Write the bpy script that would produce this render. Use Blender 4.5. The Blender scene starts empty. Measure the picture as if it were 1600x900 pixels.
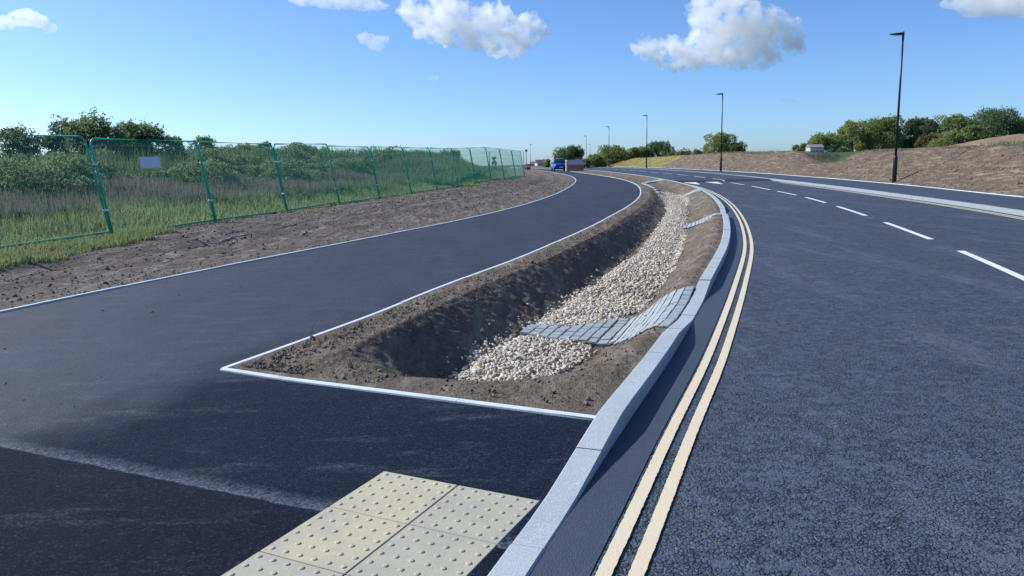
import bpy, bmesh, math, random
import numpy as np
from mathutils import Vector, Matrix
R = math.radians
rng = np.random.default_rng(7)
random.seed(7)
S = bpy.context.scene
COL = S.collection

# ---------------------------------------------------------------- camera
cam = bpy.data.cameras.new('camera'); camo = bpy.data.objects.new('camera', cam); COL.objects.link(camo)
cam.sensor_width = 36; cam.lens = 36 * 1164 / 1600
cam.clip_start = .05; cam.clip_end = 20000
EYE = 1.45
PITCH = math.atan((450 - 258) / 1164); ROLL = R(-1.2)
_U = Vector((0, math.sin(PITCH), math.cos(PITCH))); _F = Vector((0, math.cos(PITCH), -math.sin(PITCH))); _X = Vector((1, 0, 0))
_r = _X * math.cos(ROLL) + _U * math.sin(ROLL); _u = _U * math.cos(ROLL) - _X * math.sin(ROLL)
camo.matrix_world = Matrix(((_r.x, _u.x, -_F.x, 0), (_r.y, _u.y, -_F.y, 0), (_r.z, _u.z, -_F.z, EYE), (0, 0, 0, 1)))
S.camera = camo
# ---------------------------------------------------------------- light
SUN_AZ, SUN_EL = R(-70), R(36)          # azimuth measured clockwise from +Y (straight ahead)
W = bpy.data.worlds.new('World'); S.world = W; W.use_nodes = True
wn = W.node_tree.nodes; wl = W.node_tree.links
bg = wn['Background']
sky = wn.new('ShaderNodeTexSky'); sky.sky_type = 'NISHITA'; sky.sun_disc = False
sky.sun_elevation = SUN_EL; sky.sun_rotation = SUN_AZ
sky.altitude = 0; sky.air_density = .72; sky.dust_density = .65; sky.ozone_density = 6.8
wl.new(sky.outputs[0], bg.inputs[0]); bg.inputs[1].default_value = .120
sun = bpy.data.lights.new('sun', 'SUN'); suno = bpy.data.objects.new('sun', sun); COL.objects.link(suno)
sun.energy = 4.4; sun.angle = R(.5); sun.color = (1, .94, .86)
SV = Vector((math.sin(SUN_AZ) * math.cos(SUN_EL), math.cos(SUN_AZ) * math.cos(SUN_EL), math.sin(SUN_EL)))
suno.rotation_euler = SV.to_track_quat('Z', 'Y').to_euler()
S.view_settings.view_transform = 'Standard'; S.view_settings.look = 'None'
S.view_settings.gamma = 1; S.view_settings.exposure = 0.46
S.view_settings.use_white_balance = True; S.view_settings.white_balance_temperature = 5950; S.view_settings.white_balance_tint = 7
S.cycles.max_bounces = 12; S.cycles.volume_bounces = 12; S.cycles.volume_step_rate = .6; S.cycles.volume_max_steps = 256; S.cycles.transparent_max_bounces = 16

# ---------------------------------------------------------------- maths helpers
def _hash(ix, iy, iz, seed):
    n = (ix * 73856093) ^ (iy * 19349663) ^ (iz * 83492791) ^ (seed * 2654435)
    n = (n ^ (n >> 13)) * 1274126177; n &= 0xffffffff; n = (n ^ (n >> 16)) * 1597334677; n &= 0xffffffff
    return (n & 0xffffff) / float(0xffffff)
def noise(x, y, z=0., seed=0):
    x, y, z = np.broadcast_arrays(np.asarray(x, float), np.asarray(y, float), np.asarray(z, float))
    fx, fy, fz = np.floor(x), np.floor(y), np.floor(z)
    ix, iy, iz = fx.astype(np.int64), fy.astype(np.int64), fz.astype(np.int64)
    u, v, w = x - fx, y - fy, z - fz
    u = u * u * (3 - 2 * u); v = v * v * (3 - 2 * v); w = w * w * (3 - 2 * w)
    out = 0
    for a in (0, 1):
        for b in (0, 1):
            for c in (0, 1):
                out = out + _hash(ix + a, iy + b, iz + c, seed) * (u if a else 1 - u) * (v if b else 1 - v) * (w if c else 1 - w)
    return out * 2 - 1
def fbm(x, y, z=0., oct=4, seed=0, gain=.5):
    a, s, t = 1., 0, 0
    for i in range(oct):
        s = s + a * noise(np.asarray(x) * 2.03**i + 17.3 * i, np.asarray(y) * 2.03**i + 5.1 * i, np.asarray(z) * 2.03**i, seed + i); t += a; a *= gain
    return s / t
def ss(a, b, x):
    t = np.clip((np.asarray(x, float) - a) / (b - a), 0, 1); return t * t * (3 - 2 * t)
def curve(pts):
    """smooth x = f(y) through (x, y) points"""
    p = np.array(sorted(pts, key=lambda q: q[1]), float); Y = p[:, 1]; X = p[:, 0]
    m = np.gradient(X, Y)
    def f(y):
        y = np.asarray(y, float); k = np.clip(np.searchsorted(Y, y) - 1, 0, len(Y) - 2)
        h = Y[k + 1] - Y[k]; t = (y - Y[k]) / h
        inside = (t >= 0) & (t <= 1); tc = np.clip(t, 0, 1)
        r = (2*tc**3 - 3*tc**2 + 1) * X[k] + (tc**3 - 2*tc**2 + tc) * h * m[k] + (-2*tc**3 + 3*tc**2) * X[k+1] + (tc**3 - tc**2) * h * m[k+1]
        return r + np.where(t < 0, t * h * m[0], 0) + np.where(t > 1, (t - 1) * h * m[-1], 0)
    f.lo, f.hi = Y[0], Y[-1]
    return f
def slope(c, y, e=.05): return (c(y + e) - c(y - e)) / (2 * e)
def offset(c, y, d):
    """point at perpendicular distance d (positive = towards +X) from curve c at y"""
    m = slope(c, y); n = 1 / np.sqrt(1 + m * m)
    return c(y) + d * n, y - d * m * n
def dist(c, x, y):
    """signed perpendicular-ish distance from curve, positive on the +X side"""
    x = np.asarray(x, float); yy = np.asarray(y, float).copy()
    for _ in range(4):
        m = slope(c, yy); yy = yy + ((y - yy) + (x - c(yy)) * m) / (1 + m * m) * .8
        yy = np.clip(yy, c.lo - 40, c.hi + 200)
    m = slope(c, yy); return (x - c(yy) - 0) / np.sqrt(1 + m * m) - (y - yy) * m / np.sqrt(1 + m * m)
_zb = curve([(0, -60), (0, -10), (0, 0), (0, 14), (.08, 25), (.2, 40), (.38, 60), (.52, 80), (.62, 100), (.72, 150), (.8, 220), (.85, 300), (.85, 400), (.85, 900)])
def zb(y): return np.clip(_zb(y), 0, .85)
def ysteps(a, b, k=.006, lo=.03):
    out = [a]
    while out[-1] < b: out.append(out[-1] + max(lo, k * abs(out[-1])))
    out[-1] = b; return np.array(out)

# plan of the place: every long line is a curve x = f(y), metres
PL = curve([(-10, -9), (-8.6, -4), (-7.4, 0), (-6.3, 4.4), (-5.47, 7.82), (-4.75, 10.24), (-3.85, 12.9), (-2.6, 16.29), (-1.6, 18.84), (-.15, 23.3), (1.7, 31.2), (2.95, 38.6), (3.95, 45.85), (4.6, 52), (5.1, 60), (5.2, 70), (4.9, 84), (4.2, 105), (2, 140), (-4, 200)])
PR = curve([(-2.13, 5.31), (-1.87, 5.96), (-1.46, 7.01), (-.81, 8.99), (.25, 11.93), (.9, 14.0), (1.58, 16.11), (2.75, 20.12), (3.95, 24.49), (5.2, 29.94), (6.1, 34.9), (7.0, 41.19), (7.6, 48.2), (7.85, 54.3), (7.8, 62), (7.5, 75), (7.25, 90), (7.0, 110), (5, 145), (-1, 205)])
KF = curve([(-2.6, -6), (-.95, -.5), (.04, 2.46), (.24, 2.98), (.56, 3.82), (1.18, 5.4), (1.66, 6.7), (2.5, 9.05), (3.62, 12.32), (4.8, 16.29), (5.5, 18.9), (6.65, 23.6), (7.95, 30), (8.95, 36.6), (9.75, 46), (10.1, 56), (10.15, 68), (10.0, 82), (9.6, 100), (8.6, 130), (5, 180), (0, 230)])
CL = curve([(1.2, -6), (3.05, 0), (5.98, 8.47), (6.93, 11.43), (8.3, 16.4), (9.5, 21.5), (10.6, 27), (11.4, 32.7), (12.1, 38.7), (12.7, 46), (13.05, 55), (13.2, 66), (13.2, 80), (12.9, 100), (11.9, 130), (8.3, 180), (3.2, 230)])
KR = curve([(4.2, -8), (8, 4.2), (10.3, 11), (11.5, 15.2), (12.35, 19), (13.1, 24), (13.9, 30), (15.0, 40), (15.8, 50), (16.25, 60), (16.5, 73), (16.5, 86), (16.2, 104), (15.2, 130), (11.6, 180), (6.5, 232)])
FB = curve([(6.7, -9), (10.6, 3.2), (13, 10.5), (14.2, 15), (15.0, 19), (15.9, 25), (16.9, 31), (17.9, 40), (18.6, 50), (18.95, 60), (19.1, 73), (19, 86), (18.6, 104), (17.6, 130), (14, 181), (9, 234)])
nodes = [(-9.85, 8.3)] + [(-8.08 + .775 * (k - 1), 15.15 + 3.40 * (k - 1)) for k in range(0, 13)]
nodes[1] = (-8.95, 11.78); nodes += [(1.15, 58.4)]                # fence posts along the verge
FC = curve(nodes)
_fy = []; _fd = []
for _a, _b in nodes:
    q = _b
    for _ in range(40): m_ = float(slope(PL, q)); q += ((_b - q) + (_a - float(PL(q))) * m_) / (1 + m_ * m_) * .8
    _fy.append(q); _fd.append(math.hypot(_a - float(PL(q)), _b - q))
def DF(y): return np.interp(y, [-8, 5] + _fy + [_fy[-1] + 4, 205], [4.9, 4.9] + _fd + [5.2, 5.2])
KW = .14                                                        # kerb width
def hump(y): return .085 * ss(43.6, 44.8, y)
def road_z(y): return zb(y) + hump(y)
def kerb_h(y):                                                  # upstand of the near kerb: dropped at the crossing and at each inlet
    h = np.interp(y, [2.98, 3.92, 5.85, 6.72, 7.62, 8.5, 18.75, 18.9, 20.1, 21.0], [.012, .1, .1, .012, .012, .1, .1, .02, .02, .1])
    return h

def rise(x, y):                                                 # the path climbs beside the kerb towards the swale
    dk = KF(y) - KW - x
    w = .45 * x + .9 * y; return .052 * ss(2.98, 3.70, w) * (1 - np.clip((dk - .0) / 2.5, 0, 1)) * (1 - ss(4.3, 5.2, w))
# ---------------------------------------------------------------- object helpers
def mesh(name, verts, faces, mat=None, parent=None, smooth=False, col=None):
    """faces: (n,3)/(n,4) array, or a list of such arrays"""
    me = bpy.data.meshes.new(name)
    verts = np.asarray(verts, np.float32).reshape(-1, 3)
    fl = faces if isinstance(faces, list) and len(faces) and isinstance(faces[0], np.ndarray) and faces[0].ndim == 2 else None
    if fl is None and isinstance(faces, np.ndarray): fl = [faces]
    if fl is None: me.from_pydata([tuple(v) for v in verts.tolist()], [], [tuple(int(i) for i in f) for f in faces])
    else:
        fl = [f for f in fl if len(f)]
        loops = np.concatenate([f.ravel() for f in fl]).astype(np.int32)
        tot = np.concatenate([np.full(len(f), f.shape[1]) for f in fl]).astype(np.int32)
        st = np.concatenate([[0], np.cumsum(tot)[:-1]]).astype(np.int32)
        me.vertices.add(len(verts)); me.vertices.foreach_set('co', verts.ravel())
        me.loops.add(len(loops)); me.loops.foreach_set('vertex_index', loops)
        me.polygons.add(len(tot)); me.polygons.foreach_set('loop_start', st); me.polygons.foreach_set('loop_total', tot)
        me.update(calc_edges=True); me.validate()
    if col is not None:
        a = me.color_attributes.new('tone', 'FLOAT_COLOR', 'POINT')
        c = np.ones((len(verts), 4), np.float32); c[:, :3] = np.asarray(col, np.float32).reshape(len(verts), -1)
        a.data.foreach_set('color', c.ravel())
    if smooth: me.polygons.foreach_set('use_smooth', np.ones(len(me.polygons), bool))
    o = bpy.data.objects.new(name, me); COL.objects.link(o)
    if mat is not None: me.materials.append(mat)
    if parent is not None: o.parent = parent
    return o
def tag(o, label=None, cat=None, group=None, kind=None):
    if label: o['label'] = label
    if cat: o['category'] = cat
    if group: o['group'] = group
    if kind: o['kind'] = kind
    return o
def structure(o, label=None): o['kind'] = 'structure'; (label and o.__setitem__('label', label)); return o
def empty(name, loc, rz=0, label=None, cat=None, group=None):
    o = bpy.data.objects.new(name, None); COL.objects.link(o); o.empty_display_size = .2
    o.location = loc; o.rotation_euler = (0, 0, rz); tag(o, label, cat, group); return o
class MB:
    """collects shapes for one mesh"""
    def __init__(s): s.v = []; s.f = []; s.n = 0
    def add(s, v, f):
        v = [tuple(map(float, q)) for q in v]
        s.v += v; s.f += [tuple(i + s.n for i in q) for q in f]; s.n += len(v); return s
    def box(s, c, d, rz=0, bev=0):
        x, y, z = d[0] / 2, d[1] / 2, d[2] / 2; cr, sr = math.cos(rz), math.sin(rz)
        if bev:
            b = bev; v = []; 
            for zz, k in ((-z, b), (-z + b, 0), (z - b, 0), (z, b)):
                for sx, sy in ((-1, -1), (1, -1), (1, 1), (-1, 1)):
                    ex, ey = x - k, y - k
                    # chamfer the vertical edges too
                    if sx * sy > 0: v += [(sx * ex, sy * (ey - b), zz), (sx * (ex - b), sy * ey, zz)]
                    else: v += [(sx * (ex - b), sy * ey, zz), (sx * ex, sy * (ey - b), zz)]
            f = [tuple(range(7, -1, -1)), tuple(range(24, 32))]
            for r in range(3):
                for i in range(8): f.append((r*8+i, r*8+(i+1) % 8, (r+1)*8+(i+1) % 8, (r+1)*8+i))
        else:
            v = [(a, b, e) for e in (-z, z) for a, b in ((-x, -y), (x, -y), (x, y), (-x, y))]
            f = [(3, 2, 1, 0), (4, 5, 6, 7), (0, 1, 5, 4), (1, 2, 6, 5), (2, 3, 7, 6), (3, 0, 4, 7)]
        v = [(c[0] + a * cr - b * sr, c[1] + a * sr + b * cr, c[2] + e) for a, b, e in v]
        return s.add(v, f)
    def tube(s, pts, r, n=8, cap=True):
        pts = [Vector(p) for p in pts]; rr = r if isinstance(r, (list, tuple)) else [r] * len(pts)
        v = []; up = None
        for i, p in enumerate(pts):
            t = (pts[min(i + 1, len(pts) - 1)] - pts[max(i - 1, 0)]).normalized()
            if up is None: up = Vector((0, 0, 1)) if abs(t.z) < .9 else Vector((1, 0, 0))
            a = t.cross(up).normalized(); b = t.cross(a).normalized(); up = -b if False else up
            for k in range(n):
                w = 2 * math.pi * k / n; v.append(p + (a * math.cos(w) + b * math.sin(w)) * rr[i])
        f = []
        for i in range(len(pts) - 1):
            for k in range(n): f.append((i*n+k, i*n+(k+1) % n, (i+1)*n+(k+1) % n, (i+1)*n+k))
        if cap: f.append(tuple(range(n - 1, -1, -1))); f.append(tuple(range((len(pts)-1)*n, len(pts)*n)))
        return s.add(v, f)
    def build(s, name, mat, parent=None, smooth=False):
        o = mesh(name, s.v, s.f, mat, parent)
        if smooth:
            for p in o.data.polygons: p.use_smooth = True
        return o
def grid_faces(nr, nc):
    i = np.arange(nr - 1)[:, None] * nc + np.arange(nc - 1)[None]
    i = i.ravel(); return np.stack([i, i + 1, i + nc + 1, i + nc], 1)
def ribbon(name, left, right, zf, mat, ncol, bulge=None, smooth=True, parent=None):
    """left, right: (n,2) matching rows; zf(x, y, t) gives the height"""
    t = np.linspace(0, 1, ncol) if np.isscalar(ncol) else np.asarray(ncol)
    P = left[:, None, :] * (1 - t)[None, :, None] + right[:, None, :] * t[None, :, None]
    x, y = P[..., 0], P[..., 1]; z = zf(x, y, np.broadcast_to(t, x.shape))
    v = np.stack([x, y, z], -1).reshape(-1, 3)
    return mesh(name, v, grid_faces(len(left), len(t)), mat, parent, smooth)
def along(c, ys, d=0):
    x, y = offset(c, ys, d); return np.stack([x, y], 1)

# ---------------------------------------------------------------- materials
class NT:
    def __init__(s, name):
        s.m = bpy.data.materials.new(name); s.m.use_nodes = True; s.t = s.m.node_tree
        s.p = s.t.nodes['Principled BSDF']; s.out = s.t.nodes['Material Output']
        s.geo = s.t.nodes.new('ShaderNodeNewGeometry'); s.pos = s.geo.outputs['Position']
    def n(s, typ, **k):
        o = s.t.nodes.new('ShaderNode' + typ)
        for a, b in k.items(): setattr(o, a, b)
        return o
    def L(s, a, b): s.t.links.new(a, b)
    def _in(s, sock, v):
        if isinstance(v, bpy.types.NodeSocket): s.L(v, sock)
        else: sock.default_value = v
    def noise(s, scale, detail=4, rough=.55, vec=None, dist=0):
        o = s.n('TexNoise'); s._in(o.inputs['Scale'], scale); o.inputs['Detail'].default_value = detail; o.inputs['Roughness'].default_value = rough
        o.inputs['Distortion'].default_value = dist; s.L(vec or s.pos, o.inputs['Vector']); return o.outputs['Fac']
    def voro(s, scale, out='Distance', feature='F1', vec=None, rnd=1):
        o = s.n('TexVoronoi', feature=feature); o.inputs['Scale'].default_value = scale; o.inputs['Randomness'].default_value = rnd
        s.L(vec or s.pos, o.inputs['Vector']); return o.outputs[out]
    def ramp(s, f, stops):
        o = s.n('ValToRGB'); r = o.color_ramp
        while len(r.elements) > 1: r.elements.remove(r.elements[-1])
        for i, (p, c) in enumerate(stops):
            e = r.elements[0] if i == 0 else r.elements.new(p)
            e.position = p; e.color = (*c, 1) if hasattr(c, '__len__') else (c, c, c, 1)
        s.L(f, o.inputs[0]); return o.outputs[0]
    def mix(s, f, a, b, mode='MIX'):
        o = s.n('Mix', data_type='RGBA', blend_type=mode); s._in(o.inputs[0], f)
        for i, v in ((6, a), (7, b)): s._in(o.inputs[i], v if isinstance(v, bpy.types.NodeSocket) else (*v, 1))
        return o.outputs[2]
    def math(s, op, a, b=0, c=0, clamp=False):
        o = s.n('Math', operation=op, use_clamp=clamp)
        for i, v in enumerate((a, b, c)): s._in(o.inputs[i], v)
        return o.outputs[0]
    def sep(s, v=None):
        o = s.n('SeparateXYZ'); s.L(v or s.pos, o.inputs[0]); return o.outputs
    def scaled(s, x, y, z=1, rz=0):
        o = s.n('Mapping'); o.inputs['Scale'].default_value = (x, y, z); o.inputs['Rotation'].default_value = (0, 0, rz); s.L(s.pos, o.inputs[0]); return o.outputs[0]
    def bump(s, h, dist=.01, strength=1, nrm=None):
        o = s.n('Bump'); o.inputs['Distance'].default_value = dist; o.inputs['Strength'].default_value = strength; s.L(h, o.inputs['Height'])
        if nrm: s.L(nrm, o.inputs['Normal'])
        return o.outputs[0]
    def attr(s, name='tone'):
        o = s.n('Attribute', attribute_name=name); return o.outputs['Color']
    def set(s, col=None, rough=None, nrm=None, metal=None, spec=None):
        if col is not None: s._in(s.p.inputs['Base Color'], col if isinstance(col, bpy.types.NodeSocket) else (*col, 1))
        if rough is not None: s._in(s.p.inputs['Roughness'], rough)
        if nrm is not None: s.L(nrm, s.p.inputs['Normal'])
        if metal is not None: s.p.inputs['Metallic'].default_value = metal
        if spec is not None: s.p.inputs['Specular IOR Level'].default_value = spec
        return s.m
def plain(name, c, rough=.6, metal=0, var=.12, scale=8, bumpd=0, spec=.5):
    t = NT(name); n = t.noise(scale, 5); d = tuple(x * (1 - var) for x in c); e = tuple(min(1, x * (1 + var)) for x in c)
    nr = t.bump(t.noise(scale * 8, 3), bumpd) if bumpd else None
    return t.set(t.mix(n, d, e), rough, nr, metal, spec)

def m_road():
    t = NT('road_asphalt')
    big = t.noise(.35, 3); patch = t.ramp(t.noise(2.2, 4, .6), [(.40, 0), (.62, 1)])     # where the binder fills the stones
    st = t.voro(54, rnd=.95); st2 = t.voro(105)
    wob = t.noise(9, 4, .7)
    open_ = t.ramp(t.math('ADD', t.math('MULTIPLY', t.noise(14, 4, .7), .75), t.math('MULTIPLY', patch, .12)), [(.38, 1), (.47, 0)])  # open, stony clusters
    stone = t.ramp(st, [(.18, 1), (.62, 0)])
    fine = t.ramp(st2, [(.1, 1), (.7, 0)])
    warp = t.n('VectorMath', operation='ADD'); wn_ = t.n('TexNoise'); wn_.inputs['Scale'].default_value = 40; t.L(t.pos, wn_.inputs['Vector']); wm = t.n('VectorMath', operation='SCALE'); wm.inputs['Scale'].default_value = .016; t.L(wn_.outputs['Color'], wm.inputs[0]); t.L(t.pos, warp.inputs[0]); t.L(wm.outputs[0], warp.inputs[1])
    edge = t.ramp(t.voro(45, 'Distance', 'DISTANCE_TO_EDGE', warp.outputs[0]), [(.03, 1), (.20, 0)])
    crk = t.ramp(t.math('ADD', t.noise(13, 4, .75), t.math('MULTIPLY', t.math('SUBTRACT', t.noise(3.5, 3), .5), .35)), [(.46, 0), (.55, 1)])
    pit = t.math('MULTIPLY', t.math('MAXIMUM', t.math('MULTIPLY', open_, .6), t.math('MULTIPLY', crk, .95)), edge)
    c = t.mix(t.math('MULTIPLY', big, 1), (.046, .062, .094), (.070, .089, .128))
    c = t.mix(t.math('MULTIPLY', fine, .4), c, (.080, .100, .138))
    c = t.mix(t.math('MULTIPLY', crk, .40), c, (.026, .034, .054)); c = t.mix(t.math('MULTIPLY', pit, .95), c, (.004, .005, .008))
    # pale dusty tyre smears
    sm = t.ramp(t.noise(.9, 6, .72, t.scaled(1.5, .3, 1, R(24))), [(.52, 0), (.70, 1)])
    c = t.mix(t.math('MULTIPLY', sm, .42), c, (.17, .18, .195))
    sp = t.ramp(t.voro(9), [(.0, 1), (.03, 0)])
    c = t.mix(t.math('MULTIPLY', sp, .5), c, (.25, .24, .22))
    cell = t.sep(t.voro(70, 'Color'))[0]; c = t.mix(t.ramp(cell, [(.70, 0), (1, .5)]), c, (.125, .15, .19)); c = t.mix(t.ramp(cell, [(.0, .5), (.3, 0)]), c, (.02, .026, .04))
    h = t.math('ADD', t.math('MULTIPLY', pit, -1.), t.math('MULTIPLY', fine, .18))
    return t.set(c, t.math('ADD', .52, t.math('MULTIPLY', wob, .16)), t.bump(h, .010, 1), spec=.5)
def m_channel():
    t = NT('smooth_asphalt')
    c = t.mix(t.noise(1.2, 4), (.034, .044, .066), (.055, .068, .096)); c = t.mix(t.ramp(t.noise(30, 4, .7), [(.5, 0), (.75, .5)]), c, (.085, .09, .10))
    return t.set(c, .6, t.bump(t.voro(130), .003, .6))
def m_path():
    t = NT('path_asphalt'); o = t.sep()
    # three lays of asphalt: the joint in front, the newer one, the weathered path
    d1 = t.math('ADD', t.math('MULTIPLY', o[0], .44), t.math('ADD', o[1], -2.62))                       # signed distance past the joint line
    wv = t.math('ADD', d1, t.math('MULTIPLY', t.math('SUBTRACT', t.noise(5, 4, .6), .5), .05))
    old = t.math('ADD', t.math('ADD', t.math('MULTIPLY', o[0], -1), t.math('MULTIPLY', o[1], .47)), t.math('ADD', -4.62, t.math('MULTIPLY', t.math('SUBTRACT', t.noise(2.2, 5, .6), .5), 1.3)))
    f_old = t.ramp(t.math('ADD', t.math('MULTIPLY', old, .5), .5), [(.22, 0), (.72, 1)])
    base = t.mix(t.noise(.8, 4), (.006, .011, .028), (.013, .020, .044))
    base = t.mix(t.ramp(d1, [(0, .6), (.001, 0)]), base, (.003, .005, .014)); f_old = t.math('MULTIPLY', f_old, t.ramp(d1, [(0, .0), (.001, 1)]))
    wea = t.mix(t.ramp(t.noise(.9, 6, .7, t.scaled(1.4, .4, 1, R(-18))), [(.36, 0), (.66, 1)]), (.018, .023, .048), (.038, .046, .084))
    c = t.mix(f_old, base, wea)
    past = t.ramp(wv, [(0, 0), (.012, 1)])
    band = t.math('MULTIPLY', past, t.math('SUBTRACT', 1, t.ramp(t.math('MULTIPLY', wv, 1.0), [(.0, 0), (.14, 1)])))
    band = t.math('MULTIPLY', band, t.ramp(t.noise(26, 5, .75), [(.36, .35), (.56, 1)]))
    c = t.mix(t.math('MULTIPLY', band, .9), c, (.17, .19, .235))
    gr = t.ramp(t.noise(1.9, 6, .72), [(.52, 0), (.74, 1)]); gr = t.math('MULTIPLY', gr, t.ramp(t.noise(34, 3, .7), [(.42, 0), (.62, 1)]))
    c = t.mix(t.math('MULTIPLY', gr, .38), c, (.08, .10, .145))                                       # dust in the voids
    smear = t.ramp(t.noise(2.0, 6, .7, t.scaled(.6, 2.2, 1, R(-25))), [(.55, 0), (.70, 1)])
    c = t.mix(t.math('MULTIPLY', t.math('MULTIPLY', smear, t.ramp(t.noise(40, 3, .7), [(.35, .2), (.6, 1)])), .46), c, (.17, .18, .20))
    vs = t.voro(150); grain = t.ramp(vs, [(.1, 1), (.6, 0)])
    c = t.mix(t.math('MULTIPLY', t.math('MULTIPLY', grain, t.ramp(t.noise(90, 2, .5), [(.46, 0), (.60, 1)])), .14), c, (.09, .105, .14)); c = t.mix(t.ramp(t.noise(115, 3, .6), [(.40, .7), (.52, 0)]), c, (.004, .005, .009))
    c = t.mix(t.math('MULTIPLY', t.ramp(t.voro(14), [(.0, 1), (.035, 0)]), .55), c, (.3, .29, .27))
    cell = t.sep(t.voro(105, 'Color'))[0]; cell2 = t.sep(t.voro(48, 'Color'))[0]
    c = t.mix(t.ramp(cell, [(.0, .75), (.38, 0)]), c, (.003, .004, .007)); c = t.mix(t.math('MULTIPLY', t.ramp(cell, [(.80, 0), (1, .26)]), t.ramp(cell2, [(.2, .35), (.9, 1)])), c, (.10, .115, .145))
    t.p.inputs['Specular IOR Level'].default_value = .5; t.L(t.ramp(f_old, [(0, .12), (1, .38)]), t.p.inputs['Specular IOR Level'])
    return t.set(c, t.math('ADD', t.ramp(f_old, [(0, .9), (1, .72)]), t.math('MULTIPLY', t.noise(3, 3), .12)), t.bump(t.math('ADD', grain, t.math('MULTIPLY', t.noise(130, 3), .8)), .003, .6))
def m_soil(name, a, b, pale, streak=60):
    t = NT(name); n1 = t.noise(.9, 6, .65); n2 = t.noise(16, 6, .7)
    c = t.mix(n1, a, b); c = t.mix(t.ramp(n2, [(.35, .65), (.62, 0)]), c, tuple(x * .55 for x in a))
    c = t.mix(t.math('MULTIPLY', t.ramp(t.noise(2.3, 6, .75), [(.54, 0), (.72, 1)]), .7), c, pale)
    c = t.mix(t.math('MULTIPLY', t.ramp(t.voro(19), [(.0, 1), (.07, 0)]), t.ramp(t.noise(3, 2), [(.45, 0), (.6, .8)])), c, (.42, .40, .36))
    st = t.noise(5.5, 5, .7, t.scaled(1.0, .16, .5, R(streak)))
    c = t.mix(t.math('MULTIPLY', t.ramp(st, [(.52, 0), (.66, 1)]), .55), c, pale); c = t.mix(t.math('MULTIPLY', t.ramp(st, [(.34, 1), (.46, 0)]), .55), c, tuple(x * .5 for x in a))
    n2 = t.math('ADD', n2, t.math('MULTIPLY', st, 1.1))
    h = t.math('ADD', t.math('MULTIPLY', n2, .9), t.math('ADD', t.math('MULTIPLY', t.noise(70, 4, .7), .35), t.math('MULTIPLY', t.noise(4.5, 5, .7), 1.2)))
    return t.set(c, .93, t.bump(h, .045, .9), spec=.2)
def m_granite():
    t = NT('granite'); n = t.noise(170, 3, .7)
    c = t.mix(t.ramp(n, [(.38, 0), (.62, 1)]), (.29, .33, .35), (.52, .56, .575))
    c = t.mix(t.math('MULTIPLY', t.ramp(t.noise(2.2, 5, .7), [(.42, 0), (.7, .5)]), 1), c, (.27, .29, .31))
    c = t.mix(t.math('MULTIPLY', t.ramp(t.voro(95), [(.06, 1), (.16, 0)]), .5), c, (.10, .105, .12))
    return t.set(c, .72, t.bump(n, .002, .7))
def m_concrete(name, a, b, rough=.8, dirt=(.2, .19, .17)):
    t = NT(name); c = t.mix(t.noise(6, 5, .7), a, b); c = t.mix(t.math('MULTIPLY', t.ramp(t.noise(3.1, 6, .75), [(.55, 0), (.72, 1)]), .55), c, dirt)
    if name.endswith('tile'):
        c = t.mix(t.math('MULTIPLY', t.ramp(t.noise(4.5, 6, .8), [(.44, 0), (.66, 1)]), .5), c, (.30, .28, .26)); c = t.mix(t.ramp(t.noise(75, 4, .75), [(.30, .6), (.42, 0)]), c, (.20, .18, .15)); c = t.mix(t.ramp(t.voro(12), [(.0, 1), (.035, .9), (.045, 0)]), c, (.04, .04, .04))
    return t.set(c, rough, t.bump(t.noise(120, 4), .0015, .8))
def m_leaf(name, a, b, trans=.3, rough=.55):
    t = NT(name); tone = t.attr(); hs = t.sep(tone)
    c = t.mix(hs[0], a, b); t.set(c, rough, spec=.25)
    tr = t.n('BsdfTranslucent'); t.L(t.mix(.5, c, tuple(min(1, x * 1.5) for x in b)), tr.inputs[0])
    mx = t.n('MixShader'); mx.inputs[0].default_value = trans
    t.L(t.p.outputs[0], mx.inputs[1]); t.L(tr.outputs[0], mx.inputs[2]); t.L(mx.outputs[0], t.out.inputs[0]); return t.m
def m_paint(name, c, wear=(.07, .08, .1), amt=.5):
    t = NT(name); n = t.noise(60, 5, .8); base = t.mix(t.noise(3, 4), tuple(x * .9 for x in c), c)
    return t.set(t.mix(t.math('MULTIPLY', t.ramp(n, [(.60, 0), (.70, 1)]), amt), base, wear), .55, t.bump(t.noise(90, 4, .7), .003, .8))
M = dict(
    road=m_road(), channel=m_channel(), path=m_path(),
    soil=m_soil('soil', (.140, .110, .083), (.220, .174, .133), (.35, .30, .235)),
    verge=m_soil('verge_soil', (.130, .104, .086), (.215, .175, .145), (.36, .32, .27)),
    bank=m_soil('bank_soil', (.118, .088, .062), (.210, .160, .114), (.37, .30, .22), -35),
    granite=m_granite(),
    edging=m_concrete('edging_concrete', (.50, .56, .60), (.66, .72, .76)),
    farkerb=m_concrete('kerb_concrete', (.22, .25, .27), (.32, .355, .37)),
    tile_y=m_concrete('buff_tile', (.44, .385, .255), (.51, .455, .315), .8, (.44, .41, .33)),
    tile_g=m_concrete('pale_tile', (.385, .35, .255), (.45, .415, .31), .8, (.36, .35, .31)),
    setts=m_concrete('sett_stone', (.24, .27, .285), (.37, .40, .41), .75, (.20, .20, .19)),
    yellow=m_paint('yellow_paint', (.74, .62, .42)), white=m_paint('white_paint', (.78, .80, .80), amt=.35),
    grass_ground=m_soil('grass_ground', (.045, .055, .025), (.075, .085, .04), (.11, .11, .06)),
    far_ground=m_soil('field_ground', (.06, .09, .035), (.10, .13, .05), (.16, .15, .08)),
    green=plain('green_steel', (.04, .42, .27), .38, .0), galv=plain('galvanised', (.55, .60, .62), .4, .6),
    wire=plain('green_wire', (.06, .36, .26), .45), black=plain('black_paint', (.012, .013, .02), .4),
)
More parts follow.
